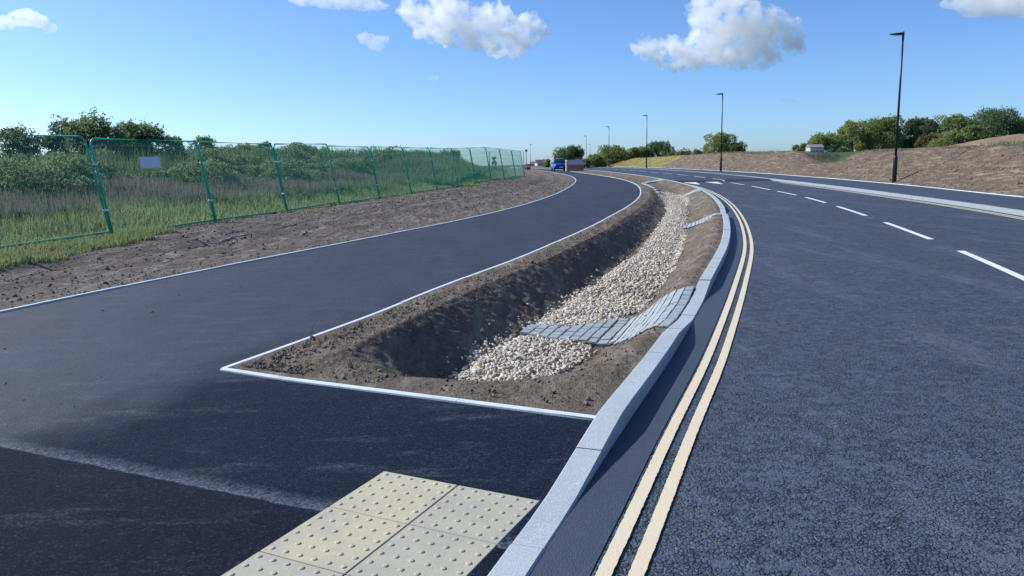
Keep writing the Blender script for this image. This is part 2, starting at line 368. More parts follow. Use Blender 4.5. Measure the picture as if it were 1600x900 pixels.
# ================================================================ SETTING
# the ground: one sheet out to the horizon, tucked below the made ground in the corridor
def mound(x, y): return 1.45 * np.exp(-(((x + 6.8 + (y - 50) * .1) / 4.6) ** 2 + ((y - 51) / 8.) ** 2) ** 1.5)
def bank_h(y): return np.interp(y, [-40, 100, 125, 140, 170, 900], [1.55, 1.5, 1.35, .75, 0, 0])
def land_left(x, y):
    d = -dist(PL, x, y)
    z = zb(y) + .15 * ss(.2, 4.5, d) + 1.12 * ss(8., 15, d) * (1 - .55 * ss(24, 60, d)) * (1 - ss(56, 80, y) * .8) + .08 * fbm(x * .25, y * .25, seed=3) * ss(3, 9, d)
    return np.maximum(z, z + mound(x, y) - 1.0 * ss(8., 15, d) * np.exp(-((y - 51) / 14.) ** 2))
def land_right(x, y):
    d = dist(FB, x, y)
    up = np.clip(d / 3.3, 0, 1.0); up = up * .9 + .1 * ss(0, 1, up)
    z = zb(y) + .1 + bank_h(y) * up
    # a gully that opens away from the road
    g = (x - 19.0) - (y - 45.5) * .47
    z = z - .95 * np.exp(-(g / 1.5) ** 2) * ss(1.5, 4.0, d) * ss(44, 47, y) * (1 - ss(70, 90, y))
    z = z + (.07 * fbm(x * .9, y * .9, seed=5) + .20 * fbm(x * .18, y * .18, seed=8)) * ss(.4, 2.2, d) 
    sc = np.exp(-((g - 4.) / 60) ** 2)
    z = z + 1.0 * np.exp(-(((x - 44) / 6.5) ** 2 + ((y - 60) / 6.5) ** 2) ** 1.3)
    return z
def axis(near, far, n0, n1):
    a = np.linspace(0, near, n0); b = near * (far / near) ** np.linspace(0, 1, n1)[1:]; return np.concatenate([-b[::-1], -a[:0:-1], a, b])
gx = axis(60, 6000, 81, 26) + 2; gy = axis(120, 6000, 120, 24) + 30
X, Y = np.meshgrid(gx, gy)
dl, dr = -dist(PL, X, Y), dist(FB, X, Y)
Z = np.where(dl > 0, land_left(X, Y), np.where(dr > 0, land_right(X, Y), zb(Y)))
r = np.hypot(X, Y); far = ss(120, 400, r)
Z = Z * (1 - far) + .75 * far
tuck = (1 - ss(5.6, 7.0, dl)) * (1 - ss(5.6, 7.0, dr)) * (1 - ss(205, 225, Y)) * ss(-11, -7, Y)
tuck = np.where((dl < 7) & (dr < 7), tuck, 0)
Z = Z - 1.3 * tuck
structure(mesh('ground', np.stack([X, Y, Z], -1).reshape(-1, 3), grid_faces(len(gy), len(gx)), M['far_ground'], smooth=True))

# left verge, footpath side: bare stony soil up to the fence, grass ground behind it
ys = ysteps(-8, 205, .008, .06)
def z_verge(x, y, t):
    d = -dist(PL, x, y); amp = ss(.03, .4, d)
    n = .030 * fbm(x * 2.2, y * 2.2, seed=11, oct=5, gain=.6) + .022 * np.abs(fbm(x * 9, y * 9, seed=12, oct=3)) 
    rut = .03 * np.sin(d * 5.2 + 1.2 * fbm(x * .4, y * .4, seed=2)) * ss(.8, 1.5, d) * (1 - ss(2.8, 3.6, d))
    return land_left(x, y) + .012 * (1 - amp) + amp * (n + rut + .02)
tv = np.linspace(0, 1, 130) ** 1.1
structure(ribbon('verge', along(PL, ys, -DF(ys) - .12), along(PL, ys, -.055), z_verge, M['verge'], 1 - tv[::-1]))
structure(ribbon('grass_verge', along(PL, ys, -9.0), along(PL, ys, -DF(ys) + .05), lambda x, y, t: land_left(x, y) + .015 + .03 * fbm(x * 2, y * 2, seed=4) - .06 * ss(.94, 1, t), M['grass_ground'], 40))
# right bank
def z_bank(x, y, t):
    d = dist(FB, x, y); u = x * .93 - y * .36; w = y * .93 + x * .36
    fur = .07 * fbm(w * 1.9 + d * 1.5, d * .35, seed=21, oct=4, gain=.6) + .045 * np.abs(fbm(w * .9 + d * 1.2, d * .3, seed=22, oct=3))
    return land_right(x, y) + ss(.05, .5, d) * fur + .02 * fbm(x * 5, y * 5, seed=25, oct=3)
yb = ysteps(-8, 96, .005, .12)
structure(ribbon('earth_bank', along(FB, yb, .06), along(FB, yb, 7.5), z_bank, M['bank'], 70))
m = m_leaf('bank_grass', (.10, .115, .03), (.17, .17, .05)); 
t = NT('mown_bank'); c = t.mix(t.noise(.12, 4, .6, t.scaled(1, .5)), (.170, .180, .040), (.36, .30, .10)); M['ramp'] = plain('dark_asphalt', (.010, .013, .022), .85); M['mown'] = t.set(c, .9, t.bump(t.noise(9, 5, .8), .1, .8))
yb = ysteps(94, 224, .006, .3)
structure(ribbon('grass_bank', along(FB, yb, .06), along(FB, yb, 7.5), lambda x, y, t: land_right(x, y) + .03 * fbm(x, y, seed=7) - .03 * (1 - ss(94, 96, y)), M['mown'], 30))
structure(mesh('sand_mound', *(lambda xx, yy: (np.stack([xx, yy, land_right(xx, yy) + .1 + .25 * fbm(xx * .35, yy * .35, seed=31) - 1.2 * ss(.8, 1.15, np.hypot((xx - 44) / 10, (yy - 60) / 10))], -1).reshape(-1, 3), grid_faces(*xx.shape)))(*np.meshgrid(np.linspace(27, 57, 90), np.linspace(47, 73, 80))),
    m_soil('sandy_soil', (.27, .18, .105), (.40, .29, .175), (.18, .17, .08)), smooth=True))

# footpath: from behind the camera to the far bend; its right side follows the near kerb, the edging and then the swale
E0, E1 = np.array([.452, 3.91]), np.array([-2.16, 5.31])
ya = ysteps(-7.5, E0[1] - .06, .01, .1); ra = along(KF, ya, -KW); ra[-1] = E0
ed = E0 + (E1 - E0) * np.linspace(0, 1, 14)[1:, None]
yc = ysteps(5.4, 205, .012, .12); rc = along(PR, yc, -.05)
right = np.concatenate([ra, ed, rc])
ly = np.concatenate([np.interp(ya, [-7.5, E0[1]], [-7.5, 5.2]), np.linspace(5.2, 6.6, 14)[1:], np.interp(yc, [5.4, 12, 205], [6.7, 13.3, 205])])
left = along(PL, ly, .0)
structure(ribbon('footpath', left, right, lambda x, y, t: zb(y) + .003 + rise(x, y), M['path'], 1 - (1 - np.linspace(0, 1, 60)) ** 1.6))
# carriageway
ys = ysteps(-5, 228, .01, .15)
lf = along(KF, ys, 0); rg = along(KR, ys, 0)
structure(ribbon('road', lf, rg, lambda x, y, t: road_z(y), M['road'], 20))
yk = ysteps(-4.8, 40, .01, .1)
structure(ribbon('road_channel', along(KF, yk, 0), along(KF, yk, .205), lambda x, y, t: road_z(y) + .004, M['channel'], 3))
# far footway
structure(ribbon('footway', along(KR, ys, .14), along(FB, ys, 0), lambda x, y, t: zb(y) + .104, M['channel'], 4))

M['mortar'] = m_concrete('mortar', (.08, .08, .078), (.14, .14, .135), .9, (.10, .09, .08))
# kerbs and edgings: real upstands laid stone by stone with open joints
def strip_stones(name, c, y0, y1, d0, d1, top, bottom, mat, length, gap=.006, bev=.008, seg=4):
    V = []; F = []; n = 0; y = y0
    while y < y1:
        m_ = float(slope(c, y)); dy = length / math.sqrt(1 + m_ * m_); g = gap / 2 + max(0, y) * 0
        ys_ = np.linspace(y + g, y + dy - g, seg + 1); dz = random.uniform(-.003, .003)
        prof = [(d0, 'b'), (d0, 't1'), (d0 + bev, 't'), (d1 - bev, 't'), (d1, 't1'), (d1, 'b')]
        for yy in ys_:
            for d, k in prof:
                px, py = offset(c, yy, d); tz = top(yy) + dz
                V.append((float(px), float(py), {'b': bottom(yy), 't1': tz - bev, 't': tz}[k]))
        for i in range(seg):
            for k in range(5): F.append((n + i*6 + k, n + i*6 + k + 1, n + (i+1)*6 + k + 1, n + (i+1)*6 + k))
        F.append(tuple(n + k for k in range(5, -1, -1))); F.append(tuple(n + seg*6 + k for k in range(6)))
        n += 6 * (seg + 1); y += dy
    return mesh(name, V, F, mat)
structure(strip_stones('kerb', KF, -4.36, 225, -KW, 0, lambda y: float(zb(y) + kerb_h(y)), lambda y: float(zb(y)) - .2, M['granite'], .915))
structure(strip_stones('kerb_mortar', KF, -4.3, 60, -KW + .004, -.004, lambda y: float(zb(y) + kerb_h(y)) - .007, lambda y: float(zb(y)) - .2, M['mortar'], .45, 0, .004, 3))
structure(strip_stones('far_kerb', KR, -4.5, 225, 0, .14, lambda y: float(zb(y)) + .11, lambda y: float(zb(y)) - .2, M['farkerb'], .915))
structure(strip_stones('path_edging', PL, -7.3, 200, -.055, 0.0, lambda y: float(zb(y)) + .022, lambda y: float(zb(y)) - .15, M['edging'], .915, .004, .004, 3))
structure(strip_stones('swale_edging', PR, 5.33, 200, -.05, 0, lambda y: float(zb(y)) + .018, lambda y: float(zb(y)) - .15, M['edging'], .915, .004, .004, 3))
EC = curve([(E0[1], -E0[0]), (E1[1], -E1[0])]) if False else None
b = MB(); dv = (E1 - E0); Ln = np.linalg.norm(dv); dv = dv / Ln; s_ = 0; nn = np.array([dv[1], -dv[0]])
while s_ < Ln - .01:
    e_ = min(s_ + .915, Ln); v = []; q_ = np.linspace(s_ + .002, e_ - .002, 9)
    for q in q_:
        p = E0 + dv * q; zt = float(rise(*p)) + .018
        for o_, z_ in ((0, -.15), (0, zt - .004), (.004, zt), (.046, zt), (.05, zt - .004), (.05, -.15)): v.append((p[0] + nn[0] * o_, p[1] + nn[1] * o_, z_))
    f = [tuple(range(5, -1, -1)), tuple(range(48, 54))] + [(r_*6+k, r_*6+k+1, (r_+1)*6+k+1, (r_+1)*6+k) for r_ in range(8) for k in range(5)]
    b.add(v, f); s_ = e_
structure(b.build('end_edging', M['edging']))
structure(strip_stones('footway_edging', FB, -4.5, 225, 0, .05, lambda y: float(zb(y)) + .125, lambda y: float(zb(y)) - .1, M['edging'], .915, .004, .004, 3))

# the swale between path and kerb
AN = [(5.33, 3.86), (5.7, 4.68), (7.01, 5.96), (8.99, 8.2), (11.93, 11.0), (16.1, 15.4), (24.5, 23.5), (34.7, 34), (48.4, 48), (60, 60), (200, 200)]
aL, aR = np.array(AN).T
GL = ([5.3, 7.0, 9.0, 11.9, 16.1, 24.5, 34.7, 60], [.42, .37, .40, .38, .37, .40, .45, .5]); GR = ([5.3, 7.0, 9.0, 11.9, 16.1, 24.5, 34.7, 60], [.66, .715, .735, .73, .67, .68, .66, .55])
def swale_depth(yl): return .44 * ss(5.35, 6.55, yl) * (1 - .25 * ss(14, 26, yl)) * (1 - .9 * ss(31, 44, yl)) * (1 - .4 * np.exp(-((yl - 37.5) / 1.5) ** 2)) * (1 - ss(60, 75, yl))
def swale_z(yl, t, x, y):
    gl, gr = np.interp(yl, *GL), np.interp(yl, *GR); D = swale_depth(yl)
    zl = zb(y) + .016 + rise(x, y); zr = zl + (kerb_h(y) - .028 - rise(x, y)) * ss(5.33, 5.7, yl)
    lip = .155 * ss(5.6, 7.5, yl) + .2 * (1 - ss(5.6, 7.5, yl))
    a = np.clip((t - lip) / (gl - lip), 0, 1); dl_ = a ** .75 * (1 - .0) ; dl_ = .35 * ss(0, 1, a) + .65 * a ** .85
    b_ = np.clip((1 - t - .03) / (1 - gr - .03), 0, 1); db = .5 * ss(0, 1, b_) + .5 * b_ ** 1.15
    return np.where(t < gl, zl - D * dl_, np.where(t > gr, zr - (D + zr - zl) * db, zl - D))
def swale_pt(yl, t):
    yl = np.asarray(yl, float); yr = np.interp(yl, aL, aR)
    lx, ly_ = offset(PR, yl, .0); rx, ry = offset(KF, yr, -KW)
    x = lx * (1 - t) + rx * t; y = ly_ * (1 - t) + ry * t; return x, y, swale_z(yl, t, x, y)
yl = ysteps(5.33, 200, .0035, .018); tt = np.linspace(0, 1, 150)
YL, TT = np.meshgrid(yl, tt, indexing='ij')
x, y, z = swale_pt(YL, TT)
near_edge = ss(5.33, 5.6, YL); em = np.minimum(ss(0, .06, TT), ss(0, .04, 1 - TT)) * near_edge
gl, gr = np.interp(YL, *GL), np.interp(YL, *GR)
steep = ss(.1, .2, TT) * (1 - ss(gl - .03, gl, TT)) if False else np.where((TT > .13) & (TT < gl), 1., 0.)
rough = .024 * fbm(x * 2.7, y * 2.7, seed=41, oct=5, gain=.6) + .018 * np.abs(fbm(x * 11, y * 11, seed=42, oct=3, gain=.6)) + .009 * np.abs(fbm(x * 34, y * 34, seed=43, oct=2))
crumble = .05 * np.abs(fbm(x * 4.5, y * 4.5, z * 4, seed=44, oct=4, gain=.65)) * steep * ss(.13, .2, TT)
flat = np.where((TT > gl) & (TT < gr), .25, 1.)
for lo_, hi_ in (((7.0, 9.4)), ((19.1, 21.2)), ((31.8, 34.2)), ((42.4, 48.8))): flat = np.where((YL > lo_) & (YL < hi_) & (TT > .38 if lo_ < 40 else TT > .2), np.minimum(flat, .12), flat)
z = z + em * (rough + crumble) * flat
structure(mesh('swale', np.stack([x, y, z], -1).reshape(-1, 3), grid_faces(*x.shape), M['soil'], smooth=True))

# markings
def marking(name, c, y0, y1, d, w, mat, lift=.004, wob=.0):
    yy = ysteps(y0, y1, .003, .009)
    a = along(c, yy, d - w / 2); b_ = along(c, yy, d + w / 2)
    if wob: a[:, 0] += wob * fbm(yy * 55, 0, seed=51, oct=2, gain=.8); b_[:, 0] += wob * fbm(yy * 55, 9, seed=52, oct=2, gain=.8)
    return structure(ribbon(name, a, b_, lambda x, y, t: road_z(y) + lift, mat, 2))
marking('yellow_line', KF, -4.8, 40.2, .252, .056, M['yellow'], .008, .0028)
marking('yellow_line', KF, -4.8, 40.0, .362, .056, M['yellow'], .008, .0028)
marking('yellow_line', KR, -4, 41, -.24, .075, M['yellow'], .006)
marking('yellow_line', KR, -4, 41, -.39, .075, M['yellow'], .006)
cy = [2.75, 8.9, 15.0][:0]
V = []; F = []; y = 8.47 - 2.9 * 0; n = 0
def dash(y0, y1, w=.11):
    global n
    yy = np.linspace(y0, y1, 9)
    for d in (-w / 2, w / 2):
        px, py = offset(CL, yy, d)
        for a_, b_ in zip(px, py): V.append((float(a_), float(b_), float(road_z(b_)) + .005))
    for i in range(8): F.append((n + i, n + 9 + i, n + 10 + i, n + i + 1))
    n += 18
for y0, y1 in [(2.4, 5.7), (7.9, 11.4), (13.1, 16.6), (18.5, 21.9), (23.6, 26.8), (28.3, 31.6), (33.0, 37.0), (38.8, 42.2), (44, 47.2), (49.5, 53), (55.3, 59), (61, 65), (67, 71), (73, 77), (79, 83), (85, 89), (91, 95), (97, 101), (103, 107), (109, 113)]: dash(y0, y1)
structure(mesh('centre_line', V, F, M['white']))
yy = np.linspace(43.7, 45.3, 8); structure(ribbon('table_ramp', along(KF, yy, .02), along(KR, yy, -.02), lambda x, y, t: road_z(y) + .004, M['ramp'], 3))  # near-black strip across the ramp, much darker than the road around it
V = []; F = []; n = 0
for fr in (.30, .72):                                             # white ramp triangles before the raised table
    xa = lambda y, k: float(KF(y) + (CL(y) - KF(y)) * k)
    y0, y1 = 40.6, 43.8
    for q in ((xa(y0, fr) - .05, y0), (xa(y0, fr) + .05, y0), (xa(y1, fr) + .36, y1), (xa(y1, fr) - .36, y1)): V.append((q[0], q[1], 0))
    F.append((n, n + 1, n + 2, n + 3)); n += 4
V = [(a_, b_, float(road_z(b_)) + .012) for a_, b_, _ in V]
# keep the triangles on the ramp surface: cut them along y
VV = []; FF = []; n = 0
for k in range(2):
    q = V[k*4:k*4+4]
    for i in range(13):
        f_ = i / 12; a_ = [q[0][j] * (1 - f_) + q[3][j] * f_ for j in (0, 1)]; b_ = [q[1][j] * (1 - f_) + q[2][j] * f_ for j in (0, 1)]
        VV += [(a_[0], a_[1], float(road_z(a_[1])) + .006), (b_[0], b_[1], float(road_z(b_[1])) + .006)]
    for i in range(12): FF.append((n + 2*i, n + 2*i + 1, n + 2*i + 3, n + 2*i + 2))
    n += 26
structure(mesh('ramp_markings', VV, FF, M['white']))
#@@OBJECTS
# ================================================================ helpers for placing and planting
def ray_dir(px, py):
    u, v = px - 800, py - 450; cr, sr = math.cos(ROLL), math.sin(ROLL)
    uu, vv = u * cr + v * sr, -u * sr + v * cr
    return (_X * uu + _F * 1164 + _U * (-vv)).normalized()
def at(px, D):
    """ground position at distance D seen in photo column px"""
    return (px - 800) / 1164 * D, D
def ztop(px, py, D): return EYE + (258 - .0209 * (px - 800) - py) * D / 1164
def land(x, y):
    x, y = np.asarray(x, float), np.asarray(y, float); dl_, dr_ = -dist(PL, x, y), dist(FB, x, y)
    z = np.where(dl_ > 0, land_left(x, y), np.where(dr_ > 0, land_right(x, y), zb(y))); f_ = ss(120, 400, np.hypot(x, y)); return z * (1 - f_) + .75 * f_
def rnd(n, a=0, b=1): return rng.uniform(a, b, n)
def leafmesh(name, P, size, mat, tone, parent=None, up=.25, width=.5):
    """P (n,3) leaf positions, size (n,), tone (n,)"""
    n = len(P); th = rnd(n, 0, 2 * math.pi); ph = rnd(n, -.6, 1.1) + up
    d = np.stack([np.cos(th) * np.cos(ph), np.sin(th) * np.cos(ph), np.sin(ph)], 1)
    q = rng.normal(size=(n, 3)); s_ = np.cross(d, q); s_ /= np.linalg.norm(s_, axis=1)[:, None] + 1e-9
    size = np.asarray(size)[:, None]
    a = P - d * size * .5; b_ = P + s_ * size * width * .5; c_ = P + d * size * .5; e = P - s_ * size * width * .5
    v = np.stack([a, b_, c_, e], 1).reshape(-1, 3); f = np.arange(4 * n).reshape(n, 4)
    col = np.repeat(np.clip(tone, 0, 1), 4)[:, None] * np.ones((1, 3))
    return mesh(name, v, f, mat, parent, False, col)
def blades(name, x, y, z, h, w, mat, tone, lean=.35, kind='stuff', parent=None):
    n = len(x); th = rnd(n, 0, 2 * math.pi); ln = np.abs(rng.normal(0, lean, n)) * h; fa = rnd(n, 0, math.pi)
    sx, sy = np.cos(fa) * w / 2, np.sin(fa) * w / 2; dx, dy = np.cos(th) * ln, np.sin(th) * ln
    def P(f, l, ww): return [np.stack([x + dx * l + sx * ww, y + dy * l + sy * ww, z + h * f], 1), np.stack([x + dx * l - sx * ww, y + dy * l - sy * ww, z + h * f], 1)]
    a, b_ = P(0, 0, 1); c_, d = P(.55, .32, .8); e = np.stack([x + dx, y + dy, z + h * (1 - .25 * np.minimum(1, ln / h))], 1)
    v = np.stack([a, b_, d, c_, e], 1).reshape(-1, 3); k = np.arange(n)[:, None] * 5
    col = np.repeat(np.clip(tone, 0, 1), 5)[:, None] * np.ones((1, 3))
    o = mesh(name, v, [k + np.array([[0, 1, 2, 3]]), k + np.array([[3, 2, 4]])], mat, parent, False, col)
    if kind: o['kind'] = kind
    return o
M.update(
    leaf_mid=m_leaf('leaf_mid', (.090, .135, .050), (.26, .31, .11), .48),
    leaf_light=m_leaf('leaf_light', (.115, .155, .045), (.29, .32, .11), .45),
    leaf_dark=m_leaf('leaf_dark', (.045, .090, .045), (.155, .205, .085), .42),
    leaf_bush=m_leaf('leaf_bush', (.050, .090, .045), (.165, .215, .095), .5),
    leaf_red=m_leaf('leaf_bronze', (.075, .060, .030), (.16, .125, .06)),
    leaf_scrub=m_leaf('leaf_scrub', (.055, .105, .060), (.185, .240, .115), .5),
    blade_green=m_leaf('blade_green', (.085, .130, .045), (.260, .300, .130), .45),
    blade_mound=m_leaf('blade_mound', (.045, .085, .042), (.140, .195, .090), .4),
    blade_brown=m_leaf('blade_brown', (.100, .086, .075), (.250, .215, .180), .35),
    bark=plain('bark', (.10, .08, .06), .9, 0, .3, 5, .02),
)
def tree(name, x, y, z0, top, w, mat, label, cat, trunk=True, n=5000, leaf=.26, sq=1., group=None, seed=0, lo=.22, lean=0, skew=0):
    """a tree or bush: tapered trunk and limbs, a crown of many small leaves on uneven clumps"""
    rs = np.random.default_rng(seed + 100); H_ = top - z0
    root = empty(name, (x, y, z0), 0, label, cat, group)
    nb = 22; blobs = []
    for i in range(nb):
        a = rs.uniform(0, 2 * math.pi); f_ = rs.uniform(0, 1) ** .8; hz = lo + (1 - lo) * f_
        env = math.sqrt(max(0.03, 1 - abs((hz - (lo + .42 * (1 - lo))) / (.60 * (1 - lo))) ** 2.4)) 
        rr = w / 2 * env * rs.uniform(.35, .78); br = w * rs.uniform(.13, .21)
        blobs.append((math.cos(a) * rr + skew * (hz - .5) * w, math.sin(a) * rr, min(hz * H_, H_ - br * .7), br, br * rs.uniform(.7, 1.0) * sq, rs.uniform(-.25, .25)))
    P = []; T = []
    for k in range(nb):
        bx, by, bz, br, bh, tn = blobs[k]; m_ = int(n / nb * rs.uniform(.7, 1.3)); d = rs.normal(size=(m_, 3)); d /= np.linalg.norm(d, axis=1)[:, None]
        r_ = rs.uniform(.35, 1, m_) ** .45 * (1 + .25 * fbm(d[:, 0] * 2.5 + k, d[:, 1] * 2.5, d[:, 2] * 2.5, 3, seed)); st = rs.random(m_) < .06; r_[st] *= 1.25
        P.append(np.stack([bx + d[:, 0] * br * r_, by + d[:, 1] * br * r_, bz + d[:, 2] * bh * r_], 1)); T.append(.5 + tn + rs.normal(0, .2, m_))
    P = np.concatenate(P); T = np.concatenate(T); P[:, 2] = np.maximum(P[:, 2], .05)
    ns = int(110 * (w / 3)) if not trunk else 70
    for k in range(ns):
        bl = blobs[rs.integers(nb)]; d = rs.normal(size=3); d[2] = abs(d[2]) + .25; d /= np.linalg.norm(d); ln = bl[3] * rs.uniform(.1, .45 if not trunk else .22); q = np.linspace(.7, 1 + ln / bl[3], 14)[:, None]
        pp = np.array(bl[:3]) + d * np.array([bl[3], bl[3], bl[4]]) * q + np.array([0, 0, 1]) * (q - .75) * ln * .6 + rs.normal(0, leaf * .35, (14, 3)); P = np.concatenate([P, pp]); T = np.concatenate([T, .55 + bl[5] + rs.normal(0, .15, 14)])
    leafmesh('crown' if trunk else 'foliage', P, leaf * rs.uniform(.6, 1.3, len(P)), mat, T, root)
    b_ = MB(); tr = w * .035 if trunk else w * .015
    if trunk:
        b_.tube([(0, 0, -.1), (rs.uniform(-.1, .1), 0, H_ * .25), (rs.uniform(-.2, .2), .1, H_ * .5), (rs.uniform(-.3, .3), 0, H_ * .75)], [tr * 1.5, tr, tr * .7, tr * .25], 8)
        for bl in blobs[:9]: b_.tube([(0, 0, H_ * .22), (bl[0] * .5, bl[1] * .5, (H_ * .25 + bl[2]) * .5), bl[:3]], [tr * .6, tr * .4, tr * .12], 5)
    else:
        for bl in blobs[:12]: b_.tube([(bl[0] * .15, bl[1] * .15, -.05), (bl[0] * .6, bl[1] * .6, bl[2] * .6), bl[:3]], [tr, tr * .7, tr * .2], 5)
    b_.build('trunk' if trunk else 'stems', M['bark'], root)
    return root

# ---------------------------------------------------------------- tactile paving at the dropped kerb
t0 = np.array([-.636, 3.41]); du = np.array([.9, -.435]); du = du / np.linalg.norm(du); dvv = np.array([du[1], -du[0]]); TS = .412
rzt = math.atan2(du[1], du[0])
tile_text = [[('buff blistered paving slab at the far left corner of the tactile patch', 'y'), ('pale grey blistered slab at the far right corner, touching the granite kerb', 'g')],
             [('stained buff blistered slab in the second row, beside the dark asphalt', 'y'), ('pale grey blistered slab in the second row, against the dropped kerb', 'g')],
             [('greyish blistered slab in the third row, cut by the bottom edge at left', 'g'), ('pale blistered slab in the third row, next to the kerb at the bottom edge', 'g')],
             [('nearest buff blistered slab on the asphalt side of the tactile patch', 'y'), ('nearest grey blistered slab on the kerb side of the tactile patch', 'g')]]
def blister_bm():
    b_ = MB(); q = TS / 6
    for i in range(6):
        for j in range(6):
            cx, cy = (i + .5 - 3) * q, (j + .5 - 3) * q; v = []; 
            for r_, h_ in ((.0125, 0), (.0105, .003), (.007, .0043)):
                for k in range(12): v.append((cx + r_ * math.cos(k * math.pi / 6), cy + r_ * math.sin(k * math.pi / 6), h_))
            f = [(a*12+k, a*12+(k+1) % 12, (a+1)*12+(k+1) % 12, (a+1)*12+k) for a in (0, 1) for k in range(12)] + [tuple(range(24, 36))]
            b_.add(v, f)
    return b_
blm = None
for r_ in range(3):
    for c_ in range(2):
        lab, k = tile_text[r_][c_]; p = t0 + du * TS * (c_ + .5) + dvv * TS * (r_ + .5)
        tl = empty('tactile_slab', (p[0], p[1], .006), rzt, lab, 'paving slab', 'blistered tactile slabs at the crossing')
        MB().box((0, 0, -.022), (TS - .004, TS - .004, .045), 0, .003).build('slab', M['tile_' + k], tl)
        if blm is None: blm = blister_bm().build('blisters', M['tile_y'], tl, True)
        else:
            o = mesh('blisters', [v.co for v in blm.data.vertices], [tuple(p_.vertices) for p_ in blm.data.polygons], M['tile_' + k], tl, True)
        o = [q for q in COL.objects if q.parent == tl and q.name.startswith('blisters')][0]; o.location = (0, 0, .0004); o['kind'] = 'stuff'; del o['kind']

# ---------------------------------------------------------------- gravel bed: one stuff object of real pebbles
def ico(sub):
    bm = bmesh.new(); bmesh.ops.create_icosphere(bm, subdivisions=sub, radius=1); v = np.array([q.co[:] for q in bm.verts]); f = np.array([[w.index for w in q.verts] for q in bm.faces]); bm.free(); return v, f
m = NT('pebbles'); c = m.attr(); m.set(m.mix(m.math('MULTIPLY', m.noise(120, 4, .7), .5), c, (.33, .29, .24)), .7, m.bump(m.noise(160, 3), .002, .6), spec=.3); M['pebble'] = m.m
pal = np.array([(.66, .57, .44), (.60, .48, .33), (.74, .67, .56), (.46, .40, .34), (.64, .53, .39), (.32, .29, .27), (.70, .61, .49), (.50, .36, .24), (.78, .72, .62), (.66, .60, .52)])
def stones(name, x, y, z, r, sub, mat, pal, flat=.7, parent=None):
    v0, f0 = ico(sub); n = len(x); k = len(v0)
    A = rng.normal(size=(n, 3, 3)); Q, _ = np.linalg.qr(A)
    sc = np.stack([rnd(n, .8, 1.35), rnd(n, .7, 1.05), rnd(n, .45, .8)], 1) * r[:, None]
    jit = 1 + .14 * rng.normal(size=(n, k, 1)) * (1 if sub > 1 else .8)
    V = (v0[None] * jit * sc[:, None, :]) @ Q.transpose(0, 2, 1); V[..., 2] *= flat + .15
    V += np.stack([x, y, z], 1)[:, None, :]
    F = f0[None] + (np.arange(n) * k)[:, None, None]
    ci = rng.integers(0, len(pal), n); col = np.clip(pal[ci] * rnd((n, 1), .72, 1.08), 0, .85); col = np.repeat(col, k, 0)
    return mesh(name, V.reshape(-1, 3), F.reshape(-1, 3), mat, parent, True, col)
INLETS = [([(.998, 8.9), (.9, 9.0), (.8, 9.25), (.7, 9.25), (.6, 8.85), (.5, 8.68), (.385, 8.75)], [(.998, 7.15), (.85, 7.62), (.75, 8.1), (.6, 8.15), (.5, 8.2), (.385, 8.38)]), ([(.998, 20.9), (.87, 20.9), (.75, 21.0), (.65, 20.7)], [(.998, 19.3), (.88, 19.6), (.78, 20.1), (.65, 20.2)])]
PGL = ([6.35, 6.8, 7.6, 8.4, 10.8, 13.5, 15.7, 20, 26, 30, 33.5, 36], [.46, .375, .335, .385, .37, .38, .42, .43, .42, .36, .28, .3])
PGR = ([6.35, 6.8, 7.6, 8.4, 10.2, 12.2, 15, 18.5, 23.6, 27.7, 30, 33.5, 36], [.56, .65, .68, .665, .72, .74, .715, .69, .66, .64, .74, .76, .6])
def pebble_field(y0, y1, n, r0, sub, name):
    yl_ = rnd(n, y0, y1); a, b_ = np.interp(yl_, *PGL), np.interp(yl_, *PGR); wig = .035 * fbm(yl_ * 2.2, 0, seed=61, oct=3); wig2 = .035 * fbm(yl_ * 2.2, 9, seed=62, oct=3)
    e = rng.normal(0, .012, n); u = rng.random(n); t_ = (a + wig + e) * (1 - u) + (b_ + wig2 + e) * u
    ok = np.ones(n, bool)
    for tp_, bt_ in INLETS: 
        T_ = [e[0] for e in tp_][::-1]; lo_ = np.interp(t_, T_, [e[1] for e in bt_ ][::-1]) if len(bt_) == len(tp_) else np.interp(t_, [e[0] for e in bt_][::-1], [e[1] for e in bt_][::-1]); hi_ = np.interp(t_, T_, [e[1] for e in tp_][::-1])
        ok &= ~((yl_ > lo_ + .0) & (yl_ < hi_ - .0) & (t_ > T_[0]))
    yl_, t_, u = yl_[ok], t_[ok], u[ok]; n = len(t_)
    x_, y_, z_ = swale_pt(yl_, t_); r_ = r0 * rng.lognormal(0, .28, n)
    mid = np.minimum(1, 4 * np.minimum(u, 1 - u))
    z_ = z_ + rng.random(n) * .045 * mid + r_ * .15 + .012 * fbm(x_ * 3, y_ * 3, seed=66)
    return stones(name, x_, y_, z_, r_, sub, M['pebble'], pal)
o1 = pebble_field(6.36, 10.5, 12500, .0185, 2, 'gravel'); tag(o1, kind='stuff')
o2 = pebble_field(10.5, 36, 30000, .022, 1, 'gravel'); tag(o2, kind='stuff')
